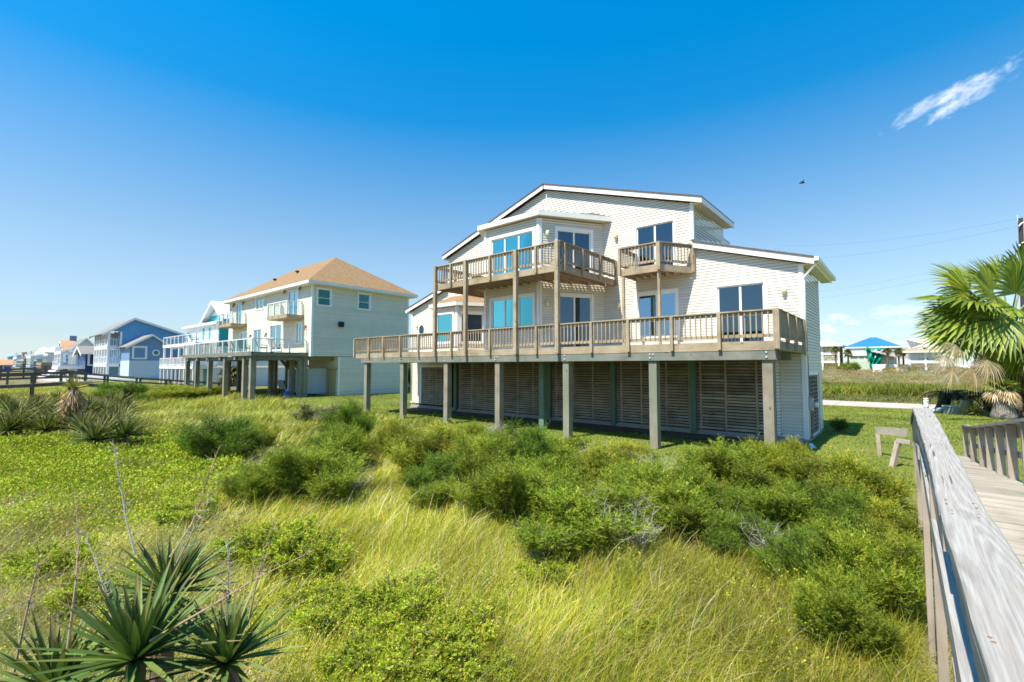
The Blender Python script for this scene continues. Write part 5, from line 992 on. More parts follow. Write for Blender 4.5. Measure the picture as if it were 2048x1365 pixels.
SH=[('need',1130,1120,965,330,'large green needle leaved shrub at the centre of the dune hollow'),('need2',1290,1075,945,260,'green shrub right of the large central shrub'),('oliv',1180,1010,905,200,'olive shrub behind the large central shrub'),
('oliv',840,965,862,190,'olive green shrub below the third piling from the house end'),('need',930,1000,880,170,'green shrub left of the large central shrub'),('dark',1010,985,872,150,'dark green rounded shrub below the middle pilings'),('yel',905,930,850,110,'yellowish shrub beside a piling foot with dead twigs'),
('need2',1090,950,868,170,'green shrub on the lawn edge before the middle piling'),('oliv',760,930,850,100,'small olive shrub on the lawn edge left of the pilings'),('need',980,1070,930,190,'green shrub hiding the dark hollow left of centre'),
('need2',1440,1020,895,210,'broad green shrub on the lawn edge before the second piling'),('oliv',1385,1060,960,170,'olive shrub under the grey dead brush'),('yel',1530,990,880,120,'bright green shrub growing at the foot of the end piling'),('oliv',1580,960,882,90,'bright shrub touching the white house corner'),
('oliv',1690,1050,905,230,'big yellow flecked shrub on the lawn near the boardwalk'),('need',1540,1090,975,190,'green shrub among straw in front of the end piling'),('need2',1350,1110,1000,200,'green shrub filling the hollow right of the large central shrub'),('dark',1420,1085,985,180,'dark shrub between the two rows of central shrubs'),('need',1250,1010,925,190,'green shrub behind the central pair near the grey dead brush'),('need2',1060,1030,930,190,'green shrub between the rounded dark shrub and the large central one'),('dark',1480,1130,1035,150,'dark low shrub at the front of the right shrub mass'),('need',1640,1040,930,190,'green shrub behind the yellow flecked shrub'),('oliv',1760,1150,1020,190,'olive shrub leaning on the boardwalk posts'),('need2',1690,1200,1090,190,'green shrub at the front right above the tall grass'),('dark',870,1010,920,150,'dark shrub at the left end of the shrub mass'),('need',960,960,875,150,'green shrub on the slope below the fourth piling'),('dark',1640,1110,990,180,'dark shrub in front of the yellow flecked shrub'),
('need',1750,1260,1065,250,'tall dark green shrub against the boardwalk posts'),('need2',1680,1330,1170,200,'shrub at the lower right beside the boardwalk'),('dark',1600,1190,1075,150,'dark shrub over the tall grass on the right'),
('dark',385,935,850,165,'dark green rounded shrub standing alone left of the hollow'),('need',560,1020,895,230,'big green shrub left of the hollow in front of the cream stilt house'),('dark',675,900,815,95,'upright dark shrub crowned like a ball near the left pilings'),('need2',650,950,862,130,'green shrub below the upright ball shrub'),
('yel',500,905,852,80,'small pale yellow green shrub right of the lone dark shrub'),('gry',610,850,805,90,'silvery grey shrub on the lawn in front of the cream stilt house'),('need2',475,1015,940,110,'blue green shrub left of the big green shrub'),
('oliv',1230,940,880,150,'low olive shrub along the lawn edge right of centre'),('need',860,1040,960,130,'low green shrub left of the hollow grass'),('oliv',700,855,818,60,'tiny bright shrub by the leftmost piling'),('dark',215,815,772,100,'dark bush behind the dead leaved yucca'),
('yel',330,805,768,150,'bright leafy bush under the neighbour boardwalk'),('oliv',250,800,775,110,'leafy bush left of the bush under the neighbour boardwalk'),('gry',260,792,770,60,'pale bush with silvery leaves below the dark boardwalk')]
for s in SH: shrub(*s)
LS=[(640,1290,1190,190,'bright green leafy plant at the bottom, left part of the leafy patch'),(760,1270,1170,200,'bright green leafy plant behind the middle of the bottom leafy patch'),(850,1330,1240,210,'bright green leafy plant right of the bottom leafy patch'),(700,1375,1280,220,'bright green leafy plant at the very bottom edge'),(820,1400,1310,200,'leafy plant cut by the bottom edge, right of centre left'),(930,1390,1320,150,'low leafy plant at the bottom right of the leafy patch'),(590,1240,1180,120,'small leafy plant beside the tip of the bent dry stalk'),
(520,1150,1060,170,'leafy green plant right of the tall yucca stalks'),(590,1180,1090,150,'leafy green plant in the grass edge above the bent stalk'),(450,1130,1070,120,'leafy plant just above the hindmost yucca'),(1080,1190,1125,120,'small leafy plant in the grass below the central shrub'),(960,1255,1205,90,'small leafy sprig plant in the tall grass'),
(50,1170,1095,150,'leafy plant at the left edge above the corner yucca'),(130,1230,1160,150,'leafy plant behind the corner yucca stalks'),(230,1270,1190,150,'leafy plant behind the biggest yucca'),(330,1060,1000,140,'leafy plant behind the tall grey stalks'),(1250,1290,1240,110,'small leafy plant in the tall grass right of centre')]
LS=[('leafy',)+q for q in LS]
for s in LS: shrub(*s,group='leafy shrubs in the grass')
# small shrubs on the far dune
for px,by,ty,w,lab in ((1700,755,738,40,'dark green shrub on the far dune under the blue roof house'),(1825,753,741,24,'dark round shrub on the far dune near the palm'),(1690,742,729,40,'orange tinted shrub on top of the far dune'),(1780,745,733,30,'green shrub on the far dune crest')):
    t=78.0; p=pT(px,by,t); o=copy_tree(protos['dark' if 'dark' in lab else 'yel']); o.name='shrub'; o.location=Vector((float(p[0]),float(p[1]),float(gz(p[0],p[1]))-.05)); o.scale=(w*t/F,w*t/F,(by-ty)*t/F+.5); tag(o,lab,'shrub','shrubs on the far dune')
# bush glimpsed between the two houses and behind
p=pT(811,792,44.0); o=copy_tree(protos['dark']); o.name='shrub'; o.location=Vector((float(p[0]),float(p[1]),0)); o.scale=(2.6,2.6,3.2); tag(o,'dark bush seen in the gap between the two cream houses','shrub','shrubs behind the houses')
p=pT(1664,838,0.0+24); o=copy_tree(protos['dark']); o.name='shrub'; o.location=Vector((-2.0,20.9,0)); o.scale=(.7,.7,.5); tag(o,'small dark plant at the back corner of the big house','shrub','shrubs behind the houses')
# dead grey brush and twigs
def deadbrush(px,by,ty,w,label,n=60):
    p=G(px,by); t=depth(p); h=(by-ty)*t/F; wd=w*t/F; m=MB(); rg=random.Random(px)
    for i in range(n):
        a=rg.uniform(0,6.28); r=wd*.5*rg.random()**.6; q=Vector((p[0]+.08*math.cos(a)*wd,p[1]+.08*math.sin(a)*wd,p[2])); e_=Vector((p[0]+r*math.cos(a),p[1]+r*math.sin(a),p[2]+h*rg.uniform(.45,1.05))); mid=q.lerp(e_,.5)+Vector((rg.gauss(0,.05),rg.gauss(0,.05),.06)); m.tube([q,mid,e_],[.007,.005,.002],4)
        for j in range(3): s=mid.lerp(e_,rg.random()); m.tube([s,s+Vector((rg.gauss(0,.1),rg.gauss(0,.1),rg.uniform(0,.14)))],[.003,.0012],3)
    return tag(m.build('dead_brush',MT['deadtwig']),label,'dead brush','bleached dead brush')
deadbrush(1310,1000,915,140,'grey dead brush between green shrubs before the second piling',150); deadbrush(1190,960,880,120,'bare dead twigs sticking up right of the middle piling',40); deadbrush(1260,1120,1010,140,'brown tangle of dead stems under the central shrubs',90); deadbrush(990,870,845,60,'thin dead twigs at a piling foot',25); deadbrush(1090,1140,1060,120,'dead stems below the large central shrub',60); deadbrush(1225,1085,985,150,'bleached bare twigs poking out of the central shrubs',45); deadbrush(1680,1130,1050,120,'brown dead stems in the gap of the right shrubs',50); deadbrush(700,1000,930,110,'pale dead twigs at the foot of the left shrubs',40); deadbrush(1530,1120,1050,110,'straw coloured dead stems below the end piling shrubs',50); deadbrush(1800,1240,1140,120,'pale dead twigs beside the boardwalk post',25)
# ------------------------------------------------------------------ yuccas
def yucca_proto(seed,n=95,L=.62,W=.040,green=((.045,.085,.035),(.06,.105,.04),(.08,.125,.045)),h=.45,dead=26,stiff=0):
    rg=np.random.default_rng(seed); e=empty('yucca',(0,0,0),None,None); m=MB()
    m.lathe((0,0,-.15),[(.07,0),(.065,h+.1),(.05,h+.17)],10); m.build('trunk',MT['twig'],e)
    def strip(parts,az,el,Lx,Wx,c,dro,z0):
        seg=4; V=[]; d=np.array([math.cos(az),math.sin(az),0]); s=np.array([-math.sin(az),math.cos(az),0]); p=d*.03+np.array([0,0,z0]); a=el
        tw=rg.normal(0,.12)
        for k in range(seg+1):
            t=k/seg; w=Wx*.5*(.55+1.5*t if t<.3 else 1.0*(1-(t-.3)/.7)**.8+.02); dirv=d*math.cos(a)+np.array([0,0,math.sin(a)]); nn=-d*math.sin(a)+np.array([0,0,math.cos(a)]); V+= [p-s*w+nn*w*.45,p+nn*0-nn*w*.1,p+s*w+nn*w*.45]; p=p+dirv*Lx/seg; a-=dro/seg
        parts[0].append(np.array(V)); parts[1].append(c)
    A=([],[]); Bd=([],[])
    for i in range(n):
        u=(i+.5)/n; el=R(88-100*u**1.15)+rg.normal(0,.06); az=i*2.39996+rg.normal(0,.1); g=np.array(green[rg.integers(len(green))])*rg.uniform(.85,1.25); strip(A,az,el,L*rg.uniform(.82,1.1)*(.72+.5*math.sin(min(u*2.2,1.57))),W*rg.uniform(.85,1.1),g,rg.uniform(.0,.32),h+.02)
    for i in range(dead): strip(Bd,rg.uniform(0,6.28),R(rg.uniform(-80,-25)),L*rg.uniform(.5,.85),W*.8,np.array((.36,.27,.16))*rg.uniform(.6,1.3),rg.uniform(.2,.8),h-rg.uniform(0,.25))
    for nm,(vs,cs),mt in (('leaves',A,LMY),('dead_leaves',Bd,LMD)):
        if not vs: continue
        k=len(vs); V=np.concatenate(vs); b=(np.arange(k)*15)[:,None]; q=[]
        for s in range(4):
            for j in range(2): q.append(np.stack([b[:,0]+3*s+j,b[:,0]+3*s+j+1,b[:,0]+3*s+j+4,b[:,0]+3*s+j+3],-1))
        CC=np.repeat(np.clip(np.array(cs),0,1),15,0)
        if mt is LMY: CC=CC.reshape(k,5,3,3); CC[:,4]=(.30,.19,.09); br=rg.random(k)<.3; CC[br,3]=CC[br,3]*.5+np.array((.30,.22,.09))*.5; CC[:,:,1]*=1.15; CC=CC.reshape(-1,3)
        npmesh(nm,V,np.concatenate(q),mt,e,CC)
    return e
y1_=yucca_proto(3,84,.64,.062,green=((.085,.14,.035),(.11,.17,.042),(.16,.215,.055),(.06,.10,.028)),h=.42)
PALEY=((.11,.155,.04),(.17,.21,.055),(.07,.11,.03),(.27,.29,.10),(.05,.08,.025))
y2_=yucca_proto(5,120,.66,.046,green=PALEY,h=.5,dead=30)
stalkm=plain('dry_flower_stalk',(.34,.24,.15),.2,6,.85); stalkg=plain('grey_flower_stalk',(.30,.28,.25),.2,6,.85)
def stalk(e,pts,mat,r=.011):
    m=MB(); pts=[Vector([float(t) for t in p]) for p in pts]; k=len(pts); m.tube(pts,[r*(1-.75*i/(k-1)) for i in range(k)],6); rg=random.Random(len(e.children)+int(pts[0].x*100))
    d=(pts[-1]-pts[0])
    for i in range(18):
        t=rg.uniform(.35,1); f=t*(k-1); j=min(int(f),k-2); s=pts[j].lerp(pts[j+1],f-j); v=Vector((rg.gauss(0,1),rg.gauss(0,1),rg.uniform(.1,1.2))).normalized(); l=rg.uniform(.03,.12)*(1.25-t*.6); m.tube([s,s+v*l*.6,s+v*l+Vector((0,0,.01))],[.003,.0024,.0012],4)
    m.build('flower_stalk',mat,e)
def stalk_px(e,pix,t0,t1,mat,r=.011): k=len(pix); stalk(e,[pT(p[0]+(random.uniform(-4,4) if 0<i<k-1 else 0),p[1],t0+(t1-t0)*i/(k-1)) for i,p in enumerate(pix)],mat,r*.72)
def put_yucca(proto,first,px,py,t,scale,label,group,yaw,tilt=(0,0)):
    """crown centre at photo pixel px,py at depth t; the trunk runs down to the ground."""
    o=proto if first else copy_tree(proto); c=pT(px,py,t); o.name='yucca'; o.location=Vector((float(c[0]),float(c[1]),float(c[2])-.44*scale)); o.rotation_euler=(tilt[0],tilt[1],yaw); o.scale=(scale,)*3; return tag(o,label,'yucca',group)
gy_='dark green yuccas in the foreground'
ya_=put_yucca(y1_,True,272,1318,2.9,.84,'biggest dark green yucca rosette at the lower left, seen from above',gy_,.3)
yb_=put_yucca(y1_,False,330,1185,3.55,.72,'yucca rosette behind and above the biggest one',gy_,1.9,(.12,0)); yc_=put_yucca(y1_,False,462,1325,3.05,.72,'yucca rosette right of the biggest one with a bent dry stalk',gy_,3.7,(0,.1)); yd_=put_yucca(y1_,False,110,1380,2.9,.75,'yucca rosette at the bottom left corner',gy_,5.0); 
for o in (ya_,yb_,yc_,yd_):
    l=o.location; g0=float(gz(l.x,l.y))
    m=MB(); m.tube([(l.x,l.y,g0-.2),(l.x,l.y,l.z+.2)],[.09,.07],8); ob=m.build('lower_trunk',MT['twig'],None); ob.parent=o; bpy.context.view_layer.update(); ob.matrix_parent_inverse=o.matrix_world.inverted()
def attach(o,fn):
    tmp=empty('tmp',(0,0,0),None,None); fn(tmp); bpy.context.view_layer.update()
    for c in list(tmp.children): c.parent=o; c.matrix_parent_inverse=o.matrix_world.inverted()
    bpy.data.objects.remove(tmp)
attach(ya_,lambda e:(stalk_px(e,[(238,1285),(212,1200),(190,1130),(170,1070)],2.9,3.1,stalkg,.010),stalk_px(e,[(300,1282),(420,1215),(520,1155),(630,1100)],2.85,3.1,stalkm,.012)))
attach(yb_,lambda e:(stalk_px(e,[(270,1110),(255,1040),(244,980),(225,880)],3.5,3.7,stalkg,.012),stalk_px(e,[(340,1115),(380,1050),(405,980),(440,890)],3.5,3.9,stalkm,.012),stalk_px(e,[(330,1170),(365,1105),(395,1050),(428,985)],3.5,3.6,stalkg,.012)))
attach(yc_,lambda e:(stalk_px(e,[(495,1250),(515,1170),(530,1110),(552,1030)],3.1,3.3,stalkm,.010),stalk_px(e,[(452,1240),(455,1150),(454,1095)],3.1,3.2,stalkg,.007)))
attach(yd_,lambda e:(stalk_px(e,[(28,1345),(50,1240),(65,1160),(80,1095)],2.9,3.1,stalkm,.011),stalk_px(e,[(135,1300),(148,1170),(155,1090),(150,980)],2.9,3.2,stalkm,.011)))
gl_='pale green yuccas of the clump on the left dune'; lab_l='pale green yucca rosette in the clump around the dead leaved yucca on the left'
for i,(px,py,s) in enumerate(((30,838,1.2),(120,815,1.2),(175,835,1.25),(235,862,1.2),(190,880,1.1),(140,850,1.2),(230,815,1.1),(10,815,1.0),(10,800,.7),(60,828,1.15),(98,845,1.05),(45,858,1.1),(85,862,1.0),(8,862,.95),(205,832,1.05),(250,825,.95),(228,845,1.1),(165,860,1.0),(212,868,1.15),(255,875,1.05),(75,806,.75),(190,815,.85))):
    g=G(px,py+26); t=depth(g); put_yucca(y2_,i==0,px,py+4,t*.97,s*1.12,lab_l,gl_,i*1.3,(random.uniform(-.15,.15),random.uniform(-.15,.15)))
# the tall yucca with a skirt of dead leaves
g=G(128,884); t=depth(g); c=pT(150,776,t); e=empty('yucca',(float(c[0]),float(c[1]),float(g[2])),'tall yucca with a thick skirt of dead tan leaves down its trunk','yucca'); rg=np.random.default_rng(8)
m=MB(); tb=np.array([g[0],g[1],g[2]-.1]); m.tube([tb,(tb+c)/2,c],[.16,.15,.1],9); m.build('trunk',MT['twig'],e)
n=1500; u=rg.uniform(.02,.98,n); base=tb+(c-tb)*u[:,None]; az=rg.uniform(0,6.28,n); d=np.stack([np.cos(az)*.55,np.sin(az)*.55,-.9-.3*rg.uniform(size=n)],-1)+rg.normal(0,.28,(n,3)); P=base+np.stack([np.cos(az),np.sin(az),0*az],-1)*(.12+.10*(1-u))[:,None]
V,Q,Cc=leaves(P,d,rg.uniform(.25,.6,n),rg.uniform(.018,.04,n),pick([(.50,.36,.19),(.62,.50,.33),(.36,.24,.11),(.55,.34,.13),(.68,.58,.42)],n,.2)); npmesh('dead_leaves',V,Q,LMD,e,Cc)
n=70; az=np.arange(n)*2.4; el=rg.uniform(-.1,1.4,n); d=np.stack([np.cos(az)*np.cos(el),np.sin(az)*np.cos(el),np.sin(el)],-1); V,Q,Cc=leaves(np.repeat(c[None],n,0),d,rg.uniform(.35,.6,n),rg.uniform(.03,.045,n),pick([(.30,.30,.07),(.22,.25,.06),(.38,.34,.1)],n,.2)); npmesh('leaves',V,Q,LMY,e,Cc)
# ------------------------------------------------------------------ palms
def fan(parts,c,out,up,rad,cols,rg,n=34,span=3.9,droop=.25,wf=1.0,fold=.30,split=.56):
    """one costapalmate leaf: segments radiating from c in the plane (out, side), bending along -z at their ends."""
    out=nrm(out); side=nrm(np.cross(out,up)); nn=nrm(np.cross(side,out)); dw=np.array([0,0,-1.0])
    for i in range(n):
        a=(i/(n-1)-.5)*span+rg.normal(0,.015); d=out*math.cos(a)+side*math.sin(a); L=rad*(1-.22*(abs(a)/(span/2))**2)*rg.uniform(.93,1.05); s=nrm(np.cross(d,nn)); w=L*split*math.tan(span/(n-1))*wf*.98
        col_=np.array(cols[rg.integers(len(cols))])*rg.uniform(.85,1.15); p0=c; p1=c+d*L*split+nn*L*.04; p2=c+d*L*.8+dw*L*droop*.35; p3=c+d*L*.97+dw*L*droop
        k=w*fold; V=[p0,p0,p0,p1-s*w*.5+nn*k*.5,p1-nn*k*.5,p1+s*w*.5+nn*k*.5,p2-s*w*.28+nn*k*.2,p2-nn*k*.2,p2+s*w*.28+nn*k*.2,p3-s*w*.03,p3,p3+s*w*.03]
        parts[0].append(np.array(V)); parts[1].append(col_)
def fanmesh(name,parts,mat,e):
    k=len(parts[0]); V=np.concatenate(parts[0]); b=np.arange(k)*12; q=[]
    for s in range(3):
        for j in range(2): q.append(np.stack([b+3*s+j,b+3*s+j+1,b+3*s+j+4,b+3*s+j+3],-1))
    return npmesh(name,V,np.concatenate(q),mat,e,np.repeat(np.clip(np.array(parts[1]),0,1),12,0))
GRN=[(.19,.265,.032),(.26,.33,.04),(.36,.39,.05),(.12,.18,.024)]; DRY=[(.55,.43,.26),(.64,.54,.38),(.42,.30,.16),(.36,.24,.12),(.7,.6,.45)]
bp_=G(2022,838); TP=22.5; pc=pT(2022,650,TP); rg=np.random.default_rng(21)
palm=empty('fan_palm',(float(bp_[0]),float(bp_[1]),0),'large fan palm with green leaves and hanging dead fronds at the right edge','palm')
m=MB(); m.tube([(pc[0],pc[1]+.0,-.2),(pc[0],pc[1],1.5),(pc[0],pc[1],pc[2])],[.50,.42,.36],14); m.build('trunk',wood('palm_trunk_bark',(.16,.10,.065),(.07,.045,.03),2),palm)
gl=([],[]); dd=([],[]); pe=MB()
LV=[(1950,606,-150,-10,122),(1962,630,-120,40,110),(1932,642,-130,50,95),(1972,612,-110,10,105),(1990,600,-70,-60,110),(2020,640,-30,30,90),(2048,560,30,-100,100),(1940,585,-100,-70,100),(1985,585,-60,-100,90),(2032,588,10,-110,100),(1978,645,-135,90,105),(2030,617,-95,10,80),(2034,690,0,120,80),(2060,600,90,-60,100),(2055,650,100,40,100),(1915,665,-140,70,80),(2000,560,-20,-110,60),(2060,700,60,90,90)]
for (x,y,dx,dy,L) in LV:
    dt=rg.uniform(-1.6,.6); c=pT(x,y,TP+dt); o=(RT*dx-UP*dy)/math.hypot(dx,dy)-FW*rg.uniform(-.1,.3); upv=np.array([rg.normal(0,.25),rg.normal(0,.25),1.0])-FW*.9; fan(gl,c,o,upv,L*TP/F*1.0,GRN,rg,32,rg.uniform(2.6,3.6),.10,1.15); pe.tube([pc+np.array([0,0,-.2]),(pc+c)/2+np.array([0,0,.15]),c],[.05,.035,.025],6)
pe.build('petiole',plain('pale_green_petiole',(.24,.28,.10),.1,5,.5),palm); fanmesh('fronds',gl,LMP,palm)
pe=MB()
for i in range(46):
    a=rg.uniform(-2.6,2.6); r=rg.uniform(.4,1.5); zz=pc[2]-rg.uniform(.5,1.7); c=np.array([pc[0],pc[1],zz])+RT*math.sin(a)*r*.95-FW*math.cos(a)*r*.6; o=np.array([0,0,-1.0])+RT*math.sin(a)*.35+rg.normal(0,.15,3); fan(dd,c,o,-FW+rg.normal(0,.4,3),rg.uniform(.5,.95),DRY,rg,16,1.5,.3,.7); pe.tube([(pc[0],pc[1],pc[2]-.3),c],[.03,.02],5)
n=1500
for (x,y,dx,dy,L) in ((1912,690,-40,60,60),(1893,712,-20,60,60),(1945,735,0,60,65),(1905,742,-40,50,55),(1975,720,-10,60,80)):
    c=pT(x,y,TP-2.2); fan(dd,c,RT*dx-UP*dy,-FW,L*.62*TP/F,DRY,rg,20,2.6,.3,.7)
pe.build('dead_petiole',MT['twig'],palm); fanmesh('dead_fronds',dd,LMD,palm)
u=rg.uniform(0,1,n); zz=pc[2]*(.15+.8*u); az=rg.uniform(0,6.28,n); rr=.40+.25*u; P=np.stack([pc[0]+np.cos(az)*rr,pc[1]+np.sin(az)*rr,zz],-1); d=np.stack([np.cos(az)*.5,np.sin(az)*.5,-1-.2*rg.uniform(size=n)],-1); V,Q,Cc=leaves(P,d,rg.uniform(.4,.9,n),rg.uniform(.05,.11,n),pick([(.40,.28,.17),(.22,.13,.08),(.55,.44,.30),(.14,.09,.06)],n,.25)); npmesh('trunk_skirt',V,Q,LMD,palm,Cc)
# cycads
def cycad(px,by,cx,cy,label,L=1.25,seed=1):
    g=G(px,by); t=depth(g); c=pT(cx,cy,t); rg=np.random.default_rng(seed); e=empty('cycad',(float(g[0]),float(g[1]),0),label,'cycad','cycads at the lawn edge'); m=MB(); m.tube([(g[0],g[1],-.1),((g[0]+c[0])/2+.05,(g[1]+c[1])/2,c[2]*.5),c],[.30,.27,.22],10); m.build('trunk',plain('dark_shaggy_trunk',(.05,.032,.022),.35,14,.95,bmp=.8),e)
    P,D,Ls,Cs=[],[],[],[]; ra=MB()
    for i in range(34):
        az=rg.uniform(0,6.28); el=rg.uniform(-.1,.55); pts=[]; p=np.array(c); a=el; l=L*rg.uniform(.75,1.1); d=np.array([math.cos(az),math.sin(az),0])
        for k in range(9): pts.append(p.copy()); p=p+(d*math.cos(a)+np.array([0,0,math.sin(a)]))*l/8; a-=.17
        ra.tube(pts[::2],[.012,.01,.008,.006,.004],4); s=np.array([-d[1],d[0],0]); cc=np.array([(.05,.07,.025),(.08,.095,.03),(.20,.17,.05),(.34,.25,.08)][rg.choice(4,p=[.4,.25,.2,.15])])
        for k in range(34):
            f=.12+.86*k/34*8/8; j=min(int(f*8),7); q=pts[j]+(pts[min(j+1,8)]-pts[j])*(f*8-j)
            for sg in (-1,1): P.append(q); D.append(s*sg+nrm(pts[min(j+1,8)]-pts[j]+1e-9)*.7+np.array([0,0,-.25])); Ls.append(.26*(1-.5*f)); Cs.append(cc*rg.uniform(.8,1.2))
    V,Q,Cc=leaves(np.array(P),np.array(D),np.array(Ls),np.array(Ls)*.20,np.array(Cs)); npmesh('fronds',V,Q,LMP,e,Cc); ra.build('frond_rib',MT['twig'],e)
    m=MB(); m.lathe((c[0],c[1],c[2]-.05),[(.20,0),(.25,.1),(.18,.22),(.05,.28)],12); m.build('cone',plain('ochre_cone',(.45,.28,.09),.2,14,.9),e,True)
cycad(1880,822,1894,786,'dark cycad with leaning trunk and ochre heart by the road',1.55,3); cycad(1982,824,1972,790,'second cycad half hidden by the small fan palm',1.6,6)
# small fan palm in front
g=G(2008,838); t=depth(g); c=np.array([g[0],g[1],0])+np.array([0,0,1.35]); e=empty('small_palm',(float(g[0]),float(g[1]),0),'small shaggy fan palm with tan dead skirt before the second cycad','palm'); rg=np.random.default_rng(5)
m=MB(); m.lathe((g[0],g[1],-.1),[(.42,0),(.46,.25),(.36,.6),(.26,1.3)],14); m.build('trunk',plain('pale_lumpy_trunk',(.22,.19,.165),.35,9,.95,bmp=.9),e,True); A=([],[]); B_=([],[])
for i in range(16): az=rg.uniform(0,6.28); d=np.array([math.cos(az),math.sin(az),rg.uniform(.3,1.4)]); fan(A,c+nrm(d)*.18,d,np.array([0,0,1.0])-FW*.4,rg.uniform(.5,.75),[(.25,.30,.05),(.34,.36,.09),(.20,.24,.05)],rg,18,2.9,.2,1.0)
for i in range(24): az=rg.uniform(0,6.28); d=np.array([math.cos(az),math.sin(az),-.9]); fan(B_,c+nrm(d*np.array([1,1,0]))*.3-np.array([0,0,rg.uniform(0,.6)]),d,np.array([0,0,1.0])-FW*.4,rg.uniform(.4,.6),DRY,rg,12,2.2,.25,.9)
fanmesh('fronds',A,LMP,e); fanmesh('dead_fronds',B_,LMD,e)
# small yucca-like plant by the post, and the distant palms
o=copy_tree(y2_); o.name='yucca'; p=pZ(1948,832,0); o.location=Vector((float(p[0]),float(p[1]),-.35)); o.scale=(1.0,)*3; tag(o,'small spiky plant on the lawn between the wooden post and the small palm','yucca')
def far_palm(px,base,top,t,wpx,label,dead=False):
    c=pT(px,top+wpx*.35,t); g=pT(px,base,t); e=empty('distant_palm',(float(c[0]),float(c[1]),float(g[2])),label,'palm','small palms near the distant houses'); m=MB(); m.tube([(c[0],c[1],g[2]-1),tuple(c)],[.17,.13],8); m.build('trunk',MT['twig'],e); A=([],[]); rg=np.random.default_rng(px); r=wpx*t/F*.5
    for i in range(22): az=rg.uniform(0,6.28); el=rg.uniform(-.9,1.2); d=np.array([math.cos(az)*math.cos(el),math.sin(az)*math.cos(el),math.sin(el)]); fan(A,c+d*r*.3,d,np.array([0,0,1.0])-FW*.5,r*.95,[(.12,.16,.05),(.17,.19,.06),(.25,.19,.09),(.08,.12,.04)] if el>-.3 else [(.34,.26,.13),(.25,.18,.09)],rg,10,2.6,.3,1.3)
    fanmesh('fronds',A,LMP,e)
far_palm(1671,727,694,90,17,'distant palm in front of the yellow house'); far_palm(1696,729,700,90,19,'distant palm between the yellow house and the blue roof house'); far_palm(1774,727,697,90,17,'distant palm right of the teal tarpaulin'); far_palm(1797,727,698,90,19,'distant palm pair member nearer the orange roof house'); far_palm(1806,728,700,90,15,'distant palm just left of the orange roof house')
far_palm(463,782,735,47,42,'small palm in the shade between the turquoise and cream houses'); far_palm(57,738,722,170,22,'distant palm before the sea green house'); far_palm(137,735,712,140,18,'distant palm by the tan roofed house deck')

fx=[];fc=[]
x,y=scatter(2600,-12,-.6,-1,9); z=gz(x,y); ok,px,py,t=inview(x,y,z); ok&=(px<620)|((py>1150)&(px<1000)); ok&=RNG.uniform(size=len(x))<sst(.45,.6,fbm(x,y,.9,111)); x,y,z=x[ok],y[ok],z[ok]; k=len(x); P0=np.stack([x,y,z+RNG.uniform(.25,.48,k)],-1); parts=[]
for j in range(5):
    a=j*1.2566; D=np.stack([np.full(k,math.cos(a)),np.full(k,math.sin(a)),np.full(k,.25)],-1); parts.append(leaves(P0,D,RNG.uniform(.014,.02,k),RNG.uniform(.010,.014,k),pick([(.75,.52,.03),(.70,.40,.03),(.72,.62,.10)],k,.1)))
V,Q,Cc=cat(parts); tag(npmesh('wild_flowers',V,Q,LMB,None,Cc),'tiny yellow and orange wild flowers dotted over the leafy dune','flowers',None,'stuff')
# ------------------------------------------------------------------ camera, sun, sky
cam=bpy.data.cameras.new('camera'); cam.sensor_width=36; cam.lens=F/2048*36; cam.clip_end=6000; cam.clip_start=.05
co=bpy.data.objects.new('camera',cam); col.objects.link(co); co.matrix_world=Matrix(((RT[0],UP[0],-FW[0],0),(RT[1],UP[1],-FW[1],0),(RT[2],UP[2],-FW[2],ZC),(0,0,0,1))); sc.camera=co
SUN=Vector((.16,1.0,-1.74)).normalized(); s=bpy.data.lights.new('sun','SUN'); s.energy=SUN_E; s.angle=R(.53); s.color=(1.0,.95,.84); so_=bpy.data.objects.new('sun',s); col.objects.link(so_); so_.rotation_euler=SUN.to_track_quat('-Z','Y').to_euler()
w=bpy.data.worlds.new('World'); sc.world=w; w.use_nodes=True; nt=w.node_tree; bg=nt.nodes['Background']; sk=nt.nodes.new('ShaderNodeTexSky'); sk.sky_type='NISHITA'; sk.sun_disc=False; sk.sun_elevation=math.asin(-SUN.z); sk.sun_rotation=math.atan2(-SUN.x,-SUN.y); sk.altitude=0; sk.air_density=1.0; sk.dust_density=.1; sk.ozone_density=2.2
hs=nt.nodes.new('ShaderNodeHueSaturation'); nt.links.new(sk.outputs[0],hs.inputs['Color'])
tc=nt.nodes.new('ShaderNodeTexCoord'); sx_=nt.nodes.new('ShaderNodeSeparateXYZ'); nt.links.new(tc.outputs['Generated'],sx_.inputs[0])
mr_=nt.nodes.new('ShaderNodeMapRange'); mr_.inputs['From Min'].default_value=0; mr_.inputs['From Max'].default_value=.47; mr_.inputs['To Min'].default_value=.68; mr_.inputs['To Max'].default_value=SKY_SAT; nt.links.new(sx_.outputs[2],mr_.inputs[0]); nt.links.new(mr_.outputs[0],hs.inputs['Saturation']); hs.inputs['Hue'].default_value=SKY_HUE; mv_=nt.nodes.new('ShaderNodeMapRange'); mv_.inputs['From Min'].default_value=.05; mv_.inputs['From Max'].default_value=.62; mv_.inputs['To Min'].default_value=.57; mv_.inputs['To Max'].default_value=1.15; nt.links.new(sx_.outputs[2],mv_.inputs[0]); nt.links.new(mv_.outputs[0],hs.inputs['Value'])
def dot(v):
    n=nt.nodes.new('ShaderNodeVectorMath'); n.operation='DOT_PRODUCT'; n.inputs[1].default_value=tuple(float(t) for t in v); nt.links.new(tc.outputs['Generated'],n.inputs[0]); return n.outputs['Value']
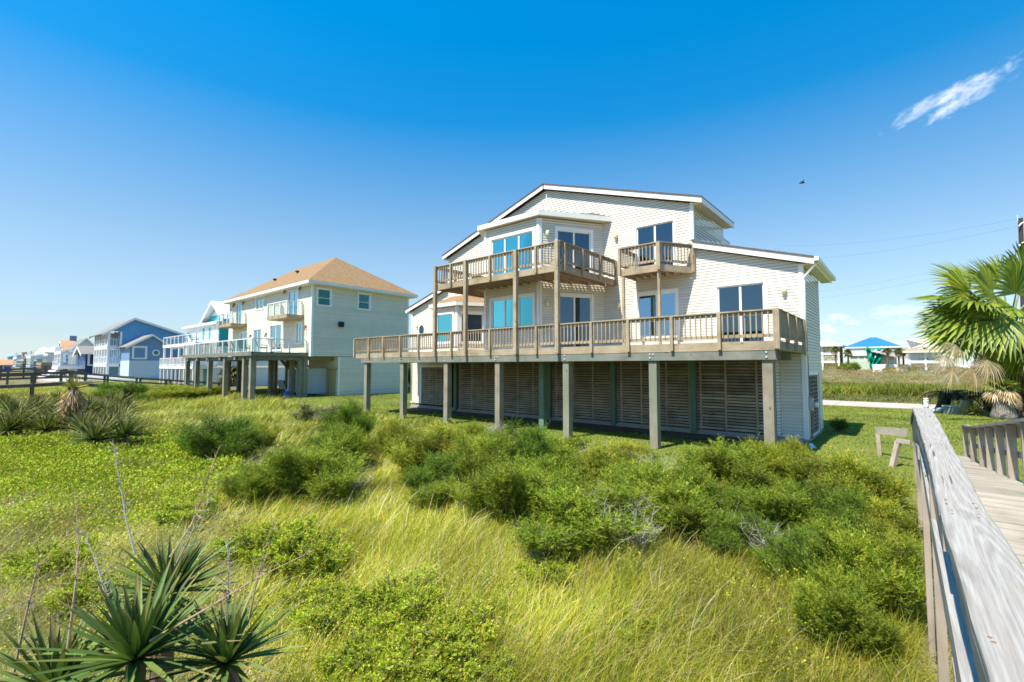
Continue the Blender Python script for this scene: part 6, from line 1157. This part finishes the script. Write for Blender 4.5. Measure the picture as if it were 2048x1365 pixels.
def mth(op,a,b=None,clamp=False):
    n=nt.nodes.new('ShaderNodeMath'); n.operation=op; n.use_clamp=clamp
    for i,v in enumerate((a,b)):
        if v is None: continue
        if hasattr(v,'is_linked'): nt.links.new(v,n.inputs[i])
        else: n.inputs[i].default_value=v
    return n.outputs[0]
def cloud(px,py,ax,ay,ang,scale,stretch,lo,hi,seed):
    c=nrm(ray(px,py)); e1=nrm(np.cross(c,np.array([0,0,1.0]))); e2=np.cross(e1,c); a=math.radians(ang); f1=e1*math.cos(a)+e2*math.sin(a); f2=-e1*math.sin(a)+e2*math.cos(a)
    u=dot(f1); v=dot(f2); fwd=dot(c); k=F
    uu=mth('DIVIDE',u,ax/k); vv=mth('DIVIDE',v,ay/k); r2=mth('ADD',mth('MULTIPLY',uu,uu),mth('MULTIPLY',vv,vv)); fall=mth('SUBTRACT',1.0,r2,True)
    cb=nt.nodes.new('ShaderNodeCombineXYZ'); nt.links.new(mth('MULTIPLY',u,scale),cb.inputs[0]); nt.links.new(mth('MULTIPLY',v,scale*stretch),cb.inputs[1]); cb.inputs[2].default_value=seed
    n=nt.nodes.new('ShaderNodeTexNoise'); n.inputs['Scale'].default_value=1; n.inputs['Detail'].default_value=7; n.inputs['Roughness'].default_value=.55; n.inputs['Distortion'].default_value=.4; nt.links.new(cb.outputs[0],n.inputs['Vector'])
    mr=nt.nodes.new('ShaderNodeMapRange'); mr.interpolation_type='SMOOTHSTEP'; mr.inputs['From Min'].default_value=lo; mr.inputs['From Max'].default_value=hi
    nt.links.new(mth('ADD',n.outputs[0],mth('MULTIPLY',mth('SUBTRACT',fall,.5),.55)),mr.inputs['Value'])
    return mth('MULTIPLY',mth('MULTIPLY',mr.outputs[0],mth('MULTIPLY',fall,2.2,True)),mth('GREATER_THAN',fwd,.5))
rr_=nt.nodes.new('ShaderNodeMapRange'); rr_.inputs['From Min'].default_value=0; rr_.inputs['From Max'].default_value=.22; rr_.inputs['To Min'].default_value=1; rr_.inputs['To Max'].default_value=0; nt.links.new(sx_.outputs[2],rr_.inputs[0]); last=mixc(nt,rr_.outputs[0],hs.outputs[0],mixc(nt,1.0,hs.outputs[0],(.82,.95,1.12),'MULTIPLY'))
for args,den in (((1935,186,82,27,22,46,1.7,.50,.98,3.1),.66),((1850,213,80,15,20,50,1.8,.50,.98,5.7),.5),((1650,660,30,24,0,40,1.6,.52,.92,1.2),.8),((1672,634,34,11,0,44,2.2,.52,.95,8.3),.6),((1790,622,62,22,5,34,2.8,.52,.98,2.4),.55),((1705,642,26,11,0,46,2.0,.52,.95,4.9),.5),((1812,645,44,11,0,40,3,.52,.95,9.6),.5)):
    mx=nt.nodes.new('ShaderNodeMix'); mx.data_type='RGBA'; nt.links.new(mth('MULTIPLY',cloud(*args),den),mx.inputs[0]); nt.links.new(last,mx.inputs[6]); mx.inputs[7].default_value=CLOUD; last=mx.outputs[2]
nt.links.new(last,bg.inputs['Color']); bg.inputs['Strength'].default_value=SKY_S
sc.view_settings.view_transform='Standard'; sc.view_settings.look='None'; sc.view_settings.gamma=1; sc.view_settings.use_curve_mapping=False; sc.view_settings.exposure=EXPO
sc.cycles.max_bounces=6; sc.cycles.diffuse_bounces=3; sc.cycles.glossy_bounces=3; sc.cycles.transparent_max_bounces=16; sc.cycles.transmission_bounces=4; sc.cycles.use_denoising=True; sc.cycles.filter_width=1.65
SPLIT={'corner_trim':'corner_trim','soffit':'soffit','ground_columns':'ground_column','deck_columns':'deck_column','columns':'column','porch_columns':'porch_column','fascia':'fascia','stairs_and_posts':'stair_or_post','downspout':'downspout','roof_vent':'roof_vent','shutter':'shutter','bolts':'bolt','rim_board':'rim_board','nails':'nail','beam':'beam','louver_trim':'louver_trim','stringers':'stringer','joists':'joist','room_recess':'room_recess'}
def split_parts():
    for o in list(bpy.data.objects):
        k=o.name.split('.')[0]
        if k not in SPLIT or o.type!='MESH': continue
        if k in('joists','room_recess'): o.name=SPLIT[k]; continue
        me=o.data; n=len(me.vertices); par=list(range(n))
        def fd(a):
            while par[a]!=a: par[a]=par[par[a]]; a=par[a]
            return a
        for p in me.polygons:
            v=p.vertices
            for b in v[1:]: par[fd(b)]=fd(v[0])
        isl={}
        for p in me.polygons: isl.setdefault(fd(p.vertices[0]),[]).append(p)
        bx=[]
        for r,ps in isl.items():
            vs={v for p in ps for v in p.vertices}; c=np.array([me.vertices[v].co[:] for v in vs]); bx.append([c.min(0)-.012,c.max(0)+.012,ps])
        ch=True
        while ch:
            ch=False
            for i in range(len(bx)):
                for j in range(i+1,len(bx)):
                    if k not in('bolts','nails') and (bx[i][0]<=bx[j][1]).all() and (bx[j][0]<=bx[i][1]).all():
                        bx[i]=[np.minimum(bx[i][0],bx[j][0]),np.maximum(bx[i][1],bx[j][1]),bx[i][2]+bx[j][2]]; bx.pop(j); ch=True; break
                if ch: break
        if len(bx)<2: o.name=SPLIT[k]; continue
        for (lo,hi,ps) in bx:
            ids=sorted({v for p in ps for v in p.vertices}); mp={v:i for i,v in enumerate(ids)}; m2=bpy.data.meshes.new(SPLIT[k]); m2.from_pydata([me.vertices[v].co[:] for v in ids],[],[[mp[v] for v in p.vertices] for p in ps])
            if me.materials: m2.materials.append(me.materials[0])
            if len(ps)and ps[0].use_smooth: m2.polygons.foreach_set('use_smooth',[True]*len(m2.polygons))
            q=bpy.data.objects.new(SPLIT[k],m2); col.objects.link(q); q.parent=o.parent; q.matrix_parent_inverse=o.matrix_parent_inverse.copy(); q.matrix_basis=o.matrix_basis.copy()
            if lo is bx[0][0]:
                for c in list(o.children): c.parent=q
        bpy.data.objects.remove(o)
split_parts()
for o in list(bpy.data.objects):     # prototypes that were never placed
    if o.parent is None and o.type=='EMPTY' and 'label' not in o.keys():
        for c in list(o.children): bpy.data.objects.remove(c)
        bpy.data.objects.remove(o)
